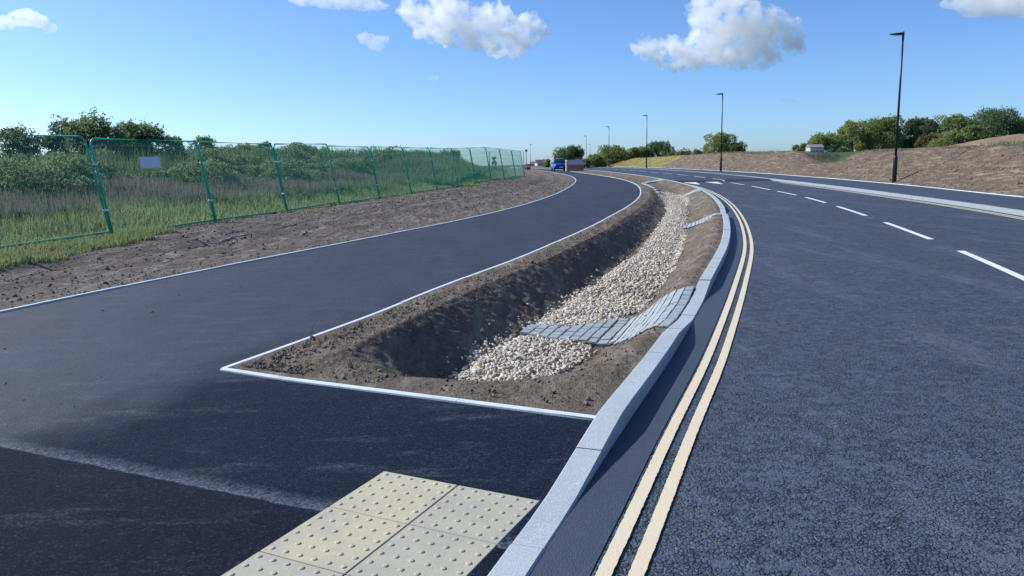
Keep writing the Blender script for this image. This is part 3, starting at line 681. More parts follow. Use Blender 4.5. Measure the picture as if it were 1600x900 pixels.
# strays on the swale banks and small stones and clods on the bare soil
n = 230; yl_ = 6.4 + rnd(n) ** 1.6 * 26; t_ = np.where(rng.random(n) < .5, np.interp(yl_, *PGL) - np.abs(rng.normal(0, .04, n)), np.interp(yl_, *PGR) + np.abs(rng.normal(0, .035, n))); x_, y_, z_ = swale_pt(yl_, t_)
tag(stones('stray_pebbles', x_, y_, z_ + .02, .016 * rng.lognormal(0, .3, n), 1, M['pebble'], pal), kind='stuff')
m = NT('clods'); c = m.attr(); m.set(m.mix(m.noise(60, 4), c, (.10, .08, .065)), .95, m.bump(m.noise(90, 4), .004), spec=.1); M['clod'] = m.m
cpal = np.array([(.19, .15, .12), (.22, .18, .145), (.17, .135, .11), (.26, .215, .18), (.36, .33, .295)])
n = 9000; yl_ = 5.4 + rnd(n) ** 1.8 * 26; t_ = rng.random(n); t_ = np.where(rng.random(n) < .55, t_, .03 + .2 * t_); x_, y_, z_ = swale_pt(yl_, t_); ok = (t_ < np.interp(yl_, *PGL)) | (t_ > np.interp(yl_, *PGR)); ok &= (t_ > .015) & (t_ < .985)
x_, y_, z_ = x_[ok], y_[ok], z_[ok]; tag(stones('soil_clods', x_, y_, z_ + .012, .0065 * rng.lognormal(0, .5, len(x_)), 1, M['clod'], cpal), kind='stuff')
n = 12000; y_ = 6.5 + rnd(n) ** 1.7 * 45; x_, y2 = offset(PL, y_, -.1 - rnd(n) * 5.0); tag(stones('verge_stones', x_, y2, z_verge(x_, y2, 0) + .003, .009 * rng.lognormal(0, .5, n) * (1 + y_ / 50), 1, M['clod'], np.concatenate([cpal, cpal, cpal, [(.42, .40, .36), (.5, .47, .43)]])), kind='stuff')
n = 9000; y_ = 16 + rnd(n) ** 1.3 * 60; x_, y2 = offset(FB, y_, .1 + rnd(n) * 5); tag(stones('bank_clods', x_, y2, z_bank(x_, y2, 0) + .01, .017 * rng.lognormal(0, .5, n), 1, M['clod'], cpal), kind='stuff')

n = 170; y_ = 2.6 + rnd(n) ** 1.5 * 14; x_ = np.where(rng.random(n) < .5, PL(y_) + .3 + rnd(n) * 3.2, KF(y_) + .5 + rnd(n) * 6); off = (x_ < KF(y_) + .1) & (x_ > np.where(y_ > 4, PR(np.maximum(y_, 5.3)) - .2, -.7 + 0 * y_)); x_, y_ = x_[~off], y_[~off]
tag(stones('loose_grit', x_, y_, zb(y_) + .007 + np.maximum(0, rise(x_, y_)) * (x_ < KF(y_)), .006 * rng.lognormal(0, .45, len(x_)), 1, M['clod'], np.array([(.36, .33, .29), (.25, .21, .17), (.45, .43, .39)])), kind='stuff')
# ---------------------------------------------------------------- sett-paved inlets
def inlet(topE, botE, course, length, label):
    root = empty('paved_inlet', (0, 0, 0), 0, label, 'paved inlet', 'sett paved inlets from the kerb into the gravel')
    tt_ = np.linspace(max(topE[0][0], botE[0][0]), min(topE[-1][0], botE[-1][0]), 400)[::-1] if topE[0][0] > topE[-1][0] else None
    f = lambda E_, t: np.interp(t, [e[0] for e in E_][::-1], [e[1] for e in E_][::-1])
    tA, tB = topE[0][0], topE[-1][0]; t = np.linspace(tA, tB, 400); mid = (f(topE, t) + f(botE, t)) / 2
    P = np.stack(swale_pt(mid, t), 1); s_ = np.concatenate([[0], np.cumsum(np.linalg.norm(np.diff(P, axis=0), axis=1))])
    up = lambda t: .035 * (1 - float(ss(.66, .80, t)))
    b_ = MB(); lay = MB(); nC = int(s_[-1] / course)
    for k in range(nC):
        ta, tb = np.interp((k + .05) * s_[-1] / nC, s_, t), np.interp((k + .95) * s_[-1] / nC, s_, t); tm = (ta + tb) / 2
        y0_, y1_ = float(f(botE, tm)), float(f(topE, tm)); ext = random.uniform(-.05, .05)
        A = np.array(swale_pt(y0_, tm)); B_ = np.array(swale_pt(y1_, tm)); Lc = np.linalg.norm(A - B_); q = max(1, round(Lc / length)); 
        cuts = np.linspace(0, 1, q + 1) + np.concatenate([[ext * .3], rng.normal(0, .12 / q, q - 1) if q > 1 else [], [ext * .3]])
        for i in range(q):
            g = .0065 / max(Lc / q, .05) / q if False else .011 / max(Lc, .05); ya_, yb_ = y0_ + (y1_ - y0_) * (cuts[i] + g), y0_ + (y1_ - y0_) * (cuts[i + 1] - g); hz = random.uniform(.016, .026)
            c4 = [np.array(swale_pt(ya_, ta)), np.array(swale_pt(ya_, tb)), np.array(swale_pt(yb_, tb)), np.array(swale_pt(yb_, ta))]
            ctr = sum(c4) / 4; v = []
            for f_, h_ in ((1, -.05), (1, hz - .008), (.9, hz)):
                for c in c4: v.append(ctr + (c - ctr) * f_ + np.array([0, 0, h_ + up(tm)]))
            b_.add(v, [(0, 1, 5, 4), (1, 2, 6, 5), (2, 3, 7, 6), (3, 0, 4, 7), (4, 5, 9, 8), (5, 6, 10, 9), (6, 7, 11, 10), (7, 4, 8, 11), (8, 9, 10, 11)])
        te = np.interp((k + 1.0) * s_[-1] / nC, s_, t); cut = np.linspace(y0_ - .02, y1_ + .02, 12)
        for i in range(11):
            lay.add([np.array(swale_pt(yy_, tq)) + np.array([0, 0, .006 + up(tq)]) for yy_, tq in ((cut[i], te), (cut[i], np.interp(k * s_[-1] / nC, s_, t)), (cut[i+1], np.interp(k * s_[-1] / nC, s_, t)), (cut[i+1], te))], [(0, 1, 2, 3)])
    b_.build('setts', M['setts'], root)
    lay.build('mortar_bed', M['mortar'], root)
    return root
inlet([(.998, 8.9), (.9, 9.0), (.8, 9.25), (.7, 9.25), (.6, 8.85), (.5, 8.68), (.385, 8.75)], [(.998, 7.15), (.85, 7.62), (.75, 8.1), (.6, 8.15), (.5, 8.2), (.385, 8.38)], .125, .17, 'wide fan of grey setts running from the dropped kerb across the pebbles, nearest inlet')
inlet([(.998, 20.9), (.87, 20.9), (.75, 21.0), (.65, 20.7)], [(.998, 19.3), (.88, 19.6), (.78, 20.1), (.65, 20.2)], .12, .2, 'second sett inlet, a narrow strip below the kerb halfway round the bend')
inlet([(.998, 33.4), (.9, 33.6), (.75, 34.0)], [(.998, 31.9), (.9, 32.6), (.75, 33.3)], .13, .3, 'third sett inlet, short pale strip at the far end of the pebbles')
inlet([(.998, 48.6), (.7, 47.6), (.45, 46.4), (.22, 43.6)], [(.998, 46.6), (.7, 46.1), (.45, 45.0), (.22, 42.6)], .14, .3, 'farthest sett strip, arching over the soil just before the raised table')
b = MB(); q0, q1 = np.array(swale_pt(34.3, .33)), np.array(swale_pt(42.8, .17)); k = 7
for i in range(k):
    a_, c_ = swale_pt(34.3 + (8.5 * i / k), .33 - .16 * i / k), swale_pt(34.3 + (8.5 * (i + .985) / k), .33 - .16 * (i + .985) / k); a_, c_ = Vector(a_), Vector(c_); d_ = c_ - a_
    b.box(((a_ + c_) / 2 + Vector((0, 0, .02)))[:], (d_.length, .12, .12), math.atan2(d_.y, d_.x), .01)
tag(b.build('bed_edging', M['farkerb']), 'pale concrete edging slanting from the far pebbles towards the bend', 'edging')

# ---------------------------------------------------------------- grass, reeds, scrub behind the fence (nobody could count them)
def strip(n, y0, y1, d0, d1, pw=1.3):
    y_ = y0 + rnd(n) ** pw * (y1 - y0); d_ = rnd(n, d0, d1); x_, y2 = offset(PL, y_, -d_); return x_, y2, d_
n = 95000; x_, y_, d_ = strip(n, 7, 58, 4.75, 9.2); pn = fbm(x_ * .5, y_ * .5, seed=71); fd = -dist(FC, x_, y_); keep = (fd > .08 + .25 * fbm(x_ * .9, y_ * .9, seed=73)) | (fbm(x_ * 1.3, y_ * 1.3, seed=74) > .42) ; x_, y_, d_, pn = x_[keep], y_[keep], d_[keep], pn[keep]
h_ = (.13 + .34 * ss(.1, 2.2, -dist(FC, x_, y_)) + .16 * pn) * rnd(len(x_), .5, 1.25); blades('grass', x_, y_, land(x_, y_), np.maximum(h_, .06), .010 + .0006 * y_, M['blade_green'], .55 + .55 * pn + rng.normal(0, .2, len(x_)), .4)
n = 42000; x_, y_, d_ = strip(n, 9, 44, 7.7, 10.6); pn = fbm(x_ * .45, y_ * .45, seed=75); keep = pn + .25 * rng.normal(size=n) > -.28; x_, y_, pn = x_[keep], y_[keep], pn[keep]
h_ = (.72 + .4 * pn) * rnd(len(x_), .6, 1.2); blades('dry_reeds', x_, y_, land(x_, y_) - .02, h_, .014 + .0005 * y_, M['blade_brown'], .45 + .5 * pn + rng.normal(0, .22, len(x_)), .14)
n = 60000; x_, y_, d_ = strip(n, 8, 60, 7.4, 17); h_ = .5 * rnd(n, .5, 1.5); blades('tall_grass', x_, y_, land(x_, y_), h_, .016 + .0006 * y_, M['blade_mound'], .5 + .4 * fbm(x_ * .4, y_ * .4, seed=77) + rng.normal(0, .2, n), .3)
n = 420000; x_, y_, d_ = strip(n, 7, 46, 9.3, 20, 1.1); c1 = fbm(x_ * .38, y_ * .38, seed=81, oct=4); c2 = fbm(x_ * 1.6, y_ * 1.6, seed=82, oct=3)
hh = np.clip(.62 + .95 * c1 + .5 * c2, .12, 2.0) * ss(9.2, 11.6, d_ + c1 * 1.2); z_ = land(x_, y_) + hh * (1 - rnd(n) ** 2 * .9)
o = leafmesh('scrub', np.stack([x_, y_, z_], 1), rnd(n, .045, .10) * (1 + y_ * .01), M['leaf_scrub'], .45 + .7 * c1 + .35 * c2 + rng.normal(0, .16, n)); o['kind'] = 'stuff'
n = 9000; x_, y_, d_ = strip(n, 8, 50, 12.5, 17); c1 = fbm(x_ * .38, y_ * .38, seed=81, oct=4); blades('seed_stalks', x_, y_, land(x_, y_) + np.clip(.4 + .5 * c1, 0, 1), rnd(n, .25, .8), .012 + .0004 * y_, M['blade_mound'], rnd(n, .4, 1), .12)
n = 90000; a = rnd(n, 0, 2 * math.pi); rr = np.sqrt(rnd(n)) * 1.35; x_ = -6.8 + np.cos(a) * rr * 6.4; y_ = 51 + np.sin(a) * rr * 10; ok = -dist(PL, x_, y_) > 6.0; x_, y_ = x_[ok], y_[ok]
pn = fbm(x_ * .5, y_ * .5, seed=85); blades('mound_grass', x_, y_, land(x_, y_), (.50 + .35 * pn) * rnd(len(x_), .6, 1.3), .045, M['blade_mound'], .45 + .6 * pn + rng.normal(0, .2, len(x_)), .45)
n = 16000; x_, y_, d_ = strip(n, 58, 110, 5.5, 16); blades('rough_grass', x_, y_, land(x_, y_), rnd(n, .15, .5), .07, M['blade_mound'], rnd(n, .2, 1), .4)
n = 9000; y_ = rnd(n, 20, 95); x_, y2 = offset(FB, y_, 3.6 + rnd(n, 0, 5)); pn = fbm(x_ * .3, y2 * .3, seed=88); ok = pn > .12; blades('bank_top_grass', x_[ok], y2[ok], land(x_[ok], y2[ok]), rnd(ok.sum(), .08, .28), .03, M['blade_green'], rnd(ok.sum(), .2, .9), .4)
n = 22000; y_ = rnd(n, 96, 165); x_, y2 = offset(FB, y_, .1 + rnd(n, 0, 7.5)); blades('bank_grass', x_, y2, land(x_, y2), rnd(n, .04, .12), .06, m_leaf('mown_blade', (.24, .22, .06), (.42, .37, .13), .3), rnd(n, .0, 1.), .4)

n = 13000; y_ = 8 + rnd(n) * 6.6; d_ = np.interp(y_, [8, 10.6, 12.8, 15.5, 17], [2.4, 2.7, 3.4, 4.7, 5]) + .35 * fbm(y_ * 1.5, 0, seed=91) + np.abs(rng.normal(0, 1.0, n)); x_, y2 = offset(PL, y_, -d_)
blades('edge_grass', x_, y2, z_verge(x_, y2, 0) - .01, (.04 + .14 * rnd(n)) * (.6 + .5 * fbm(x_, y2, seed=92)) + .05, .013, M['blade_green'], rnd(n, .1, .9), .5)
# bushes one can tell apart above the scrub
def bush(px, D, py, wpx, mat, label, seed, n=9000, leaf=.11, name='bush', lo=.05, base=None, sq=1., group='bushes on the left bank', trunk=False, cat='bush', skew=0):
    x, y = at(px, D); z0 = float(land(x, y)) if base is None else base
    return tree(name, x, y, z0, ztop(px, py, D), wpx * D / 1164, M[mat], label, cat, trunk, n, leaf, sq, group, seed, lo, 0, skew)
bush(50, 29, 203, 76, 'leaf_bush', 'small thin-topped bush above the fence at the left edge', 1, 5000)
bush(168, 31, 190, 136, 'leaf_bush', 'largest rounded bush on the left bank, behind the notice board panel', 2, 14000)
bush(226, 32, 198, 100, 'leaf_bush', 'darker bush joined to the right flank of the largest rounded one', 3, 11000)
bush(337, 36, 217, 54, 'leaf_bush', 'small upright bush rising behind the third fence panel', 4, 4000)
bush(428, 40, 224, 30, 'leaf_bush', 'tiny pointed sapling top behind the fourth fence panel', 5, 2200)
bush(102, 30, 214, 40, 'leaf_scrub', 'low leafy shrub between the edge bush and the largest bush', 6, 3500)
bush(283, 33, 216, 50, 'leaf_scrub', 'low shrub right of the dark bush, behind the sign', 7, 3500)
bush(396, 38, 228, 46, 'leaf_light', 'pale low shrub on the bank near the fourth panel', 8, 3000)
bush(708, 52, 237, 40, 'leaf_scrub', 'low shrub on the right shoulder of the grassy mound', 9, 3000)
bush(776, 62, 246, 9, 'leaf_mid', 'slim conical shrub behind the fence corner', 10, 1500, .1)
bush(604, 32, 305, 16, 'leaf_light', 'single leafy weed clump at the foot of the fence, midway', 11, 700, .07, base=float(land(*at(604, 32))), group='weeds on bare soil')

# ---------------------------------------------------------------- trees and hedges beyond
TG = 'trees on the right skyline'
tr_list = [
 (1250, 95, 219, 24, 'leaf_mid', 'small leaning tree left of the white cabin', 21), (1283, 92, 204, 46, 'leaf_light', 'light green tree just behind the white cabin', 22),
 (1304, 90, 226, 26, 'leaf_dark', 'dark low bushy tree filling the gap between the two earth banks', 23), (1328, 96, 187, 50, 'leaf_light', 'tall green tree left of the big feathery one', 24),
 (1372, 98, 181, 60, 'leaf_mid', 'widest feathery tree left of the nearest lamp post', 25), (1398, 104, 206, 34, 'leaf_dark', 'dark tree directly behind the nearest lamp post', 26),
 (1428, 98, 182, 46, 'leaf_dark', 'dark round tree right of the nearest lamp post', 27), (1444, 88, 205, 30, 'leaf_red', 'bronze-tinted low tree in front of the dark round tree', 28),
 (1478, 102, 176, 50, 'leaf_light', 'pale green tree top between two dark trees', 29), (1470, 86, 201, 52, 'leaf_light', 'bright green bushy tree in front of the pale tree top', 30),
 (1508, 92, 192, 38, 'leaf_mid', 'mid green tree beside the sandy mound', 31), (1543, 100, 170, 74, 'leaf_dark', 'largest dark green tree behind the sandy mound', 32),
 (1593, 98, 182, 44, 'leaf_light', 'light green tree cut by the right edge', 33)]
for px, D, py, wp, mt, lb, sd in tr_list: bush(px, D, py + 8, wp * 1.28, mt, lb, sd, 13000, .24, 'tree', .02, float(land(*at(px, D))) - .3, 1.15, TG, True, 'tree')
for px, D, py, wp, mt, lb, sd in [
 (1122, 130, 207, 48, 'leaf_light', 'lone rounded tree with a sunlit left side behind the second lamp post', 41), (1147, 128, 222, 36, 'leaf_dark', 'dark tree sloping down to the right of the lone rounded tree', 42),
 (1030, 150, 220, 44, 'leaf_dark', 'dark rounded tree beside the third lamp post', 43), (998, 150, 229, 36, 'leaf_mid', 'leafy tree left of the third lamp post', 44),
 (955, 140, 227, 50, 'leaf_mid', 'broad leafy tree behind the fourth lamp post', 45), (978, 142, 236, 30, 'leaf_dark', 'low dark tree between two leafy ones on the mown bank', 46),
 (893, 135, 228, 46, 'leaf_dark', 'round dark tree above the blue car and the brick housing', 47), (934, 132, 240, 30, 'leaf_light', 'pale shrub-like tree at the left foot of the mown bank', 48)]:
    bush(px, D, py + 3, wp * 1.15, mt, lb, sd, 9000, .28, 'tree', .02, float(land(*at(px, D))) - .4, 1, 'trees beyond the mown bank', True, 'tree')
for px, D, py, wp, mt, lb, sd in [(1088, 112, 236, 18, 'leaf_light', 'low pale shrub on the earth bank crest', 51), (1062, 118, 240, 46, 'leaf_dark', 'flat low hedge on the crest, right of the dark rounded tree', 52),
 (857, 160, 250, 14, 'leaf_light', 'pale distant shrub just left of the blue car', 53), (918, 120, 249, 16, 'leaf_light', 'light shrub right of the brick housing', 54), (875, 140, 244, 18, 'leaf_light', 'pale shrub showing over the roof of the car', 55)]:
    bush(px, D, py, wp, mt, lb, sd, 3500, .28, 'shrub', .03, float(land(*at(px, D))) - .5, 1, 'far shrubs', False, 'shrub')
# weeds and twigs on bare ground
def weed(x, y, z, h, n, label, mat='blade_green', w=.006):
    o = blades('weed', np.full(n, x) + rng.normal(0, .008, n), np.full(n, y) + rng.normal(0, .008, n), np.full(n, z), h * rnd(n, .5, 1.1), w, M[mat], rnd(n, .2, .9), .5, None)
    tag(o, label, 'weed', 'weeds on bare soil')
def weed_s(yl_, t_, *a, **k): x_, y_, z_ = swale_pt(yl_, t_); weed(float(x_), float(y_), float(z_) + .005, *a, **k)
weed_s(5.62, .30, .13, 26, 'thin grassy weed on soil behind the end edging', 'blade_brown')
weed_s(5.55, .20, .10, 20, 'sparse dry weed nearest the pointed corner of the swale')
weed_s(5.95, .08, .42, 3, 'two tall bare stalks leaning over the swale edging', 'blade_brown')
weed_s(9.3, .30, .11, 30, 'green tuft on the shaded bank above the pebbles')
weed_s(7.9, .30, .08, 18, 'small tuft low on the shaded bank near the setts')
weed(-5.3, 15.2, float(land(-5.3, 15.2)) + .03, .12, 60, 'small green tuft on the bare verge below the fence')
weed(-3.4, 17.6, float(land(-3.4, 17.6)) + .03, .07, 40, 'faint flat weed on the verge nearer the path')
b = MB(); x_, y_, z_ = [float(q) for q in swale_pt(6.35, .17)]
for k in range(9):
    a = random.uniform(0, 6.28); l = random.uniform(.06, .16); p = Vector((x_ + random.uniform(-.05, .05), y_ + random.uniform(-.05, .05), z_ + .02)); q = p + Vector((math.cos(a) * l * .5, math.sin(a) * l * .5, random.uniform(.01, .05))); b.tube([p, q, q + Vector((math.cos(a + .6) * l * .5, math.sin(a + .6) * l * .5, random.uniform(-.04, .03)))], [.003, .0022, .0012], 5)
tag(b.build('dead_root', plain('dead_root', (.36, .29, .22), .9)), 'pale tangled dead root on the lip of the shaded bank', 'root')

# ---------------------------------------------------------------- fence panels
PW = 3.44
def panel_meshes(root, first=None):
    fr = MB(); r_ = .15; zt = 2.0; L_ = PW - .06; pts = [(0, 0, .02)]
    pts += [(r_ - r_ * math.cos(a), 0, zt - r_ + r_ * math.sin(a)) for a in np.linspace(0, math.pi / 2, 7)] + [(L_ - r_ + r_ * math.sin(a), 0, zt - r_ + r_ * math.cos(a)) for a in np.linspace(0, math.pi / 2, 7)] + [(L_, 0, .02)]
    fr.tube(pts, .021, 10); fr.tube([(.02, 0, .06), (L_ - .02, 0, .06)], .022, 8); f = fr.build('frame', M['green'], root, True)
    ms = MB()
    for i in range(1, 84): x_ = i * L_ / 84; zz = zt - .02 - (.15 - math.sqrt(max(0, .15**2 - max(0, .15 - min(x_, L_ - x_))**2))); ms.tube([(x_, 0, .13), (x_, 0, zz)], .0020, 3, False)
    for z_ in (.38, .63, .88, 1.13, 1.38, 1.63, 1.86): 
        for dz in (0, .02): ms.tube([(0, .003, z_ + dz), (L_, .003, z_ + dz)], .0017, 3, False)
    m_ = ms.build('mesh_infill', M['wire'], root)
    cs = [MB().box((-.03, 0, z_), (.10, .06, .045), 0, .006).build('clip', M['galv'], root) for z_ in (.55, 1.48)]
    return [f, m_, *cs]
ret = [(1.15, 58.4), (-1.6, 60.6), (-4.4, 62.6), (-7.2, 64.6)]
pl_words = ['nearest green mesh panel, cut by the left edge', 'green mesh panel left of the doubled leaning posts, no board on it', 'green mesh panel carrying the blank white board', 'green mesh panel directly right of the one with the board',
 'fourth green panel from the left, behind it the pointed sapling', 'fifth green panel from the left, in front of low scrub', 'sixth green panel, where the grassy mound begins', 'green panel with the weed clump at its foot, before the mound', 'green panel across the middle of the grassy mound', 'green panel at the crest of the mound', 'green panel across the right shoulder of the mound', 'green panel just past the mound', 'last but one green panel before the fence corner', 'last green panel, ending at the fence corner post',
 'first green panel of the return row behind the corner', 'second green panel of the return row', 'farthest green panel of the return row']
proto = None; segs = list(zip(nodes[:-1], nodes[1:])) + list(zip(ret[:-1], ret[1:]))
for i, (a, c_) in enumerate(segs):
    z0 = float(land(*a)) + .02; z1 = float(land(*c_)) + .02 + (.05 if i in (1, 4) else 0); dx, dy = c_[0] - a[0], c_[1] - a[1]; L2 = math.hypot(dx, dy)
    root = empty('fence_panel', (a[0], a[1], z0), 0, pl_words[i] + ', bare verge in front' if False else pl_words[i], 'fence panel', 'temporary mesh fence panels along the verge')
    lean = R([9, 10.6, 8.8, 9.6, 8.6, 9.9, 9.0, 9.5, 8.9, 9.8, 9.1, 9.4, 9.0, 8][i]) if i < 14 else R(3)
    if proto is None: proto = panel_meshes(root)
    else:
        for p in proto: q = p.copy(); COL.objects.link(q); q.parent = root
    ex = Vector((dx, dy, z1 - z0)).normalized(); side = Vector((-ex.y, ex.x, 0)).normalized(); upv = (Vector((0, 0, 1)) * math.cos(lean) + side * math.sin(lean)); upv = (upv - ex * upv.dot(ex)).normalized(); yy_ = upv.cross(ex)
    root.matrix_world = Matrix(((ex.x * L2 / PW, yy_.x, upv.x, a[0]), (ex.y * L2 / PW, yy_.y, upv.y, a[1]), (ex.z, yy_.z, upv.z, z0), (0, 0, 0, 1)))
    if i == 2: sgn = root.matrix_world.copy()
bd = empty('notice_board', (0, 0, 0), 0, 'blank white board fixed high on the green mesh', 'notice board'); bd.matrix_world = sgn @ Matrix.Translation((1.55, -.03, 1.50))
MB().box((0, 0, 0), (.62, .006, .24), 0).build('board', plain('board_white', (.60, .64, .72), .5), bd)
for sx in (-.27, .27): MB().box((sx, .012, .08), (.02, .03, .012), 0).build('cable_tie', M['black'], bd)

# ---------------------------------------------------------------- street lamps
def lamp_parts(root, H_):
    b_ = MB(); b_.tube([(0, 0, -.1), (0, 0, 1.18), (0, 0, 1.27)], [.092, .092, .062], 16); b_.build('base_column', M['black'], root, True)
    MB().box((0, -.088, .62), (.11, .02, .5), 0, .005).build('access_door', M['black'], root)
    b_ = MB(); b_.tube([(0, 0, 1.2), (0, 0, H_ * .6), (0, 0, H_ - .05)], [.055, .048, .038], 14); b_.build('pole', M['black'], root, True)
    b_ = MB(); b_.tube([(0, 0, H_ - .25), (0, 0, H_ + .02)], .05, 12); b_.tube([(0, 0, H_ - .02), (-.14, 0, H_ + .0)], .04, 10); b_.build('bracket', M['black'], root)
    b_ = MB(); v = []; prof = [(.05, .07, -.03, .06), (-.12, .13, -.055, .055), (-.34, .135, -.04, .03), (-.60, .06, -.012, .004)]
    for x_, hw, zl_, zh in prof: v += [(x_ - .02, -hw, H_ + zl_), (x_ - .02, hw, H_ + zl_), (x_ - .02, hw * .7, H_ + zh), (x_ - .02, -hw * .7, H_ + zh)]
    f = [(3, 2, 1, 0), (12, 13, 14, 15)] + [(r_*4+k, r_*4+(k+1) % 4, (r_+1)*4+(k+1) % 4, (r_+1)*4+k) for r_ in range(3) for k in range(4)]
    b_.add(v, f); hd = b_.build('lantern', M['black'], root); MB().box((-.28, 0, H_ - .055), (.26, .16, .012), 0).build('glass', plain('lantern_glass', (.5, .52, .55), .2), hd)
    b_ = MB(); b_.tube([(.02, 0, H_ + .06), (.02, 0, H_ + .12)], .02, 8); b_.build('photocell', M['black'], hd)
LG = 'black street lamps along the far footway'
protoL = None
for px, D, lb in [(1395.5, 34.2, 'nearest and tallest black street lamp, against the right earth bank'), (1126.3, 65.4, 'black street lamp in front of the lone rounded tree'), (1011.5, 96, 'third black street lamp, at the end of the earth bank'), (953.5, 125, 'fourth street lamp, above the mown bank'), (918.5, 166, 'fifth street lamp, small, left of the mown bank'), (924.5, 236, 'tiny far lamp just right of the fifth one'), (832.5, 222, 'far lamp right of the fence corner, arm to the right')]:
    x_, y_ = at(px, D); z_ = float(zb(y_)) + .105
    root = empty('street_lamp', (x_, y_, z_), 0, lb, 'street lamp', LG)
    if D > 200: z_ = .8; root.location.z = z_
    if protoL is None: lamp_parts(root, 6.55); protoL = root
    else:
        for ch in list(protoL.children):
            q = ch.copy(); COL.objects.link(q); q.parent = root
            for g_ in ch.children: w_ = g_.copy(); COL.objects.link(w_); w_.parent = q
    if px < 900: root.rotation_euler.z = math.pi
x_, y_ = at(826.3, 96); pr_ = empty('sign_pole', (x_, y_, .6), 0, 'slim grey pole with a small round head beside the fence corner', 'pole')
MB().tube([(0, 0, 0), (0, 0, 2.45)], .045, 10).build('pole', plain('grey_steel', (.30, .32, .34), .5), pr_); MB().tube([(0, -.03, 2.62), (0, .03, 2.62)], .17, 20).build('round_head', plain('grey_steel', (.22, .24, .26), .5), pr_)

# ---------------------------------------------------------------- blue car facing us on the far bend
M['blue'] = plain('blue_car_paint', (.018, .075, .34), .22, .35, .05); M['glass'] = plain('car_glass', (.015, .03, .06), .06, 0, .02, spec=.9)
x_, y_ = at(876.5, 97); car = empty('parked_car', (x_, y_, float(zb(y_)) + .01), R(3), 'blue hatchback facing the camera on the far bend, beside the brick housing', 'car')
def loft(rows):                                                    # rows: (y, z_bottom, z_top, half width bottom, half width top)
    b_ = MB(); v = []
    for y_, z0_, z1_, wb, wt in rows: v += [(-wb * .93, y_, z0_), (-wb, y_, z0_ + (z1_ - z0_) * .35), (-wt, y_, z1_ - .06), (-wt * .9, y_, z1_), (wt * .9, y_, z1_), (wt, y_, z1_ - .06), (wb, y_, z0_ + (z1_ - z0_) * .35), (wb * .93, y_, z0_)]
    n_ = len(rows); f = [tuple(range(8)), tuple(range(n_*8 - 1, n_*8 - 9, -1))] + [(r_*8+k, (r_+1)*8+k, (r_+1)*8+(k+1) % 8, r_*8+(k+1) % 8) for r_ in range(n_ - 1) for k in range(8)]
    return b_.add(v, f)
loft([(-2.05, .30, .66, .74, .68), (-1.95, .20, .76, .84, .80), (-1.5, .18, .88, .89, .84), (-.95, .18, .98, .91, .87), (0, .17, 1.0, .91, .88), (1.3, .18, 1.02, .91, .87), (1.85, .22, 1.0, .88, .82), (2.02, .32, .80, .80, .74)]).build('body', M['blue'], car, True)
loft([(-1.0, .94, 1.0, .80, .78), (-.35, .94, 1.44, .80, .62), (.2, .94, 1.50, .80, .61), (1.1, .94, 1.46, .80, .60), (1.75, .94, 1.08, .78, .70)]).build('windows', M['glass'], car, True)
loft([(-.38, 1.42, 1.47, .62, .60), (.2, 1.46, 1.53, .63, .60), (1.15, 1.42, 1.48, .61, .58)]).build('roof', M['blue'], car)
MB().box((0, -2.04, .50), (.95, .05, .20), 0, .02).build('grille', M['black'], car); MB().box((0, -2.075, .44), (.52, .015, .11), 0).build('number_plate', plain('plate_white', (.75, .75, .72), .4), car)
MB().box((0, -2.0, .28), (1.45, .08, .14), 0, .02).build('bumper_intake', M['black'], car)
for sx in (-1, 1):
    MB().box((sx * .64, -1.95, .68), (.30, .14, .14), -sx * .3, .03).build('headlight', plain('headlight_glass', (.75, .78, .80), .15), car)
    MB().box((sx * 1.0, -.72, 1.02), (.20, .10, .13), 0, .03).build('mirror', M['blue'], car)
    for yy_ in (-1.28, 1.28):
        w_ = MB(); w_.tube([(sx * .70, yy_, .31), (sx * .90, yy_, .31)], .315, 24); w_ = w_.build('wheel', plain('tyre', (.02, .02, .022), .85), car); MB().tube([(sx * .88, yy_, .31), (sx * .91, yy_, .31)], .20, 16).build('rim', M['galv'], w_)

# ---------------------------------------------------------------- brick housing beside the car
def m_brick():
    t = NT('brick'); tc = t.n('TexCoord'); o = t.n('TexBrick'); mp = t.n('Mapping'); mp.inputs['Rotation'].default_value = (math.pi / 2, 0, 0); t.L(tc.outputs['Object'], mp.inputs[0]); t.L(mp.outputs[0], o.inputs['Vector'])
    o.inputs['Color1'].default_value = (.34, .10, .06, 1); o.inputs['Color2'].default_value = (.42, .15, .09, 1); o.inputs['Mortar'].default_value = (.45, .38, .33, 1); o.inputs['Scale'].default_value = 1; o.inputs['Brick Width'].default_value = .22; o.inputs['Row Height'].default_value = .075; o.inputs['Mortar Size'].default_value = .006
    return t.set(o.outputs['Color'], .85)
M['brick'] = m_brick(); M['render'] = plain('pale_render', (.50, .50, .53), .8, 0, .08, 3); M['pink'] = plain('pink_stone', (.62, .44, .38), .8)
x_, y_ = at(900.5, 91); k_ = empty('brick_housing', (x_, y_, float(zb(y_)) - .12), R(4), 'low red brick housing with a pale upper half beside the blue car', 'brick housing')
MB().box((0, 0, .44), (1.95, 1.6, .88), 0).build('brick_base', M['brick'], k_); MB().box((0, 0, 1.13), (1.9, 1.55, .50), 0, .01).build('upper_panel', M['render'], k_); MB().box((0, 0, 1.41), (2.04, 1.7, .06), 0, .01).build('coping', M['render'], k_); MB().box((-1.06, -.55, .70), (.16, .5, 1.4), 0, .01).build('end_pier', M['pink'], k_)

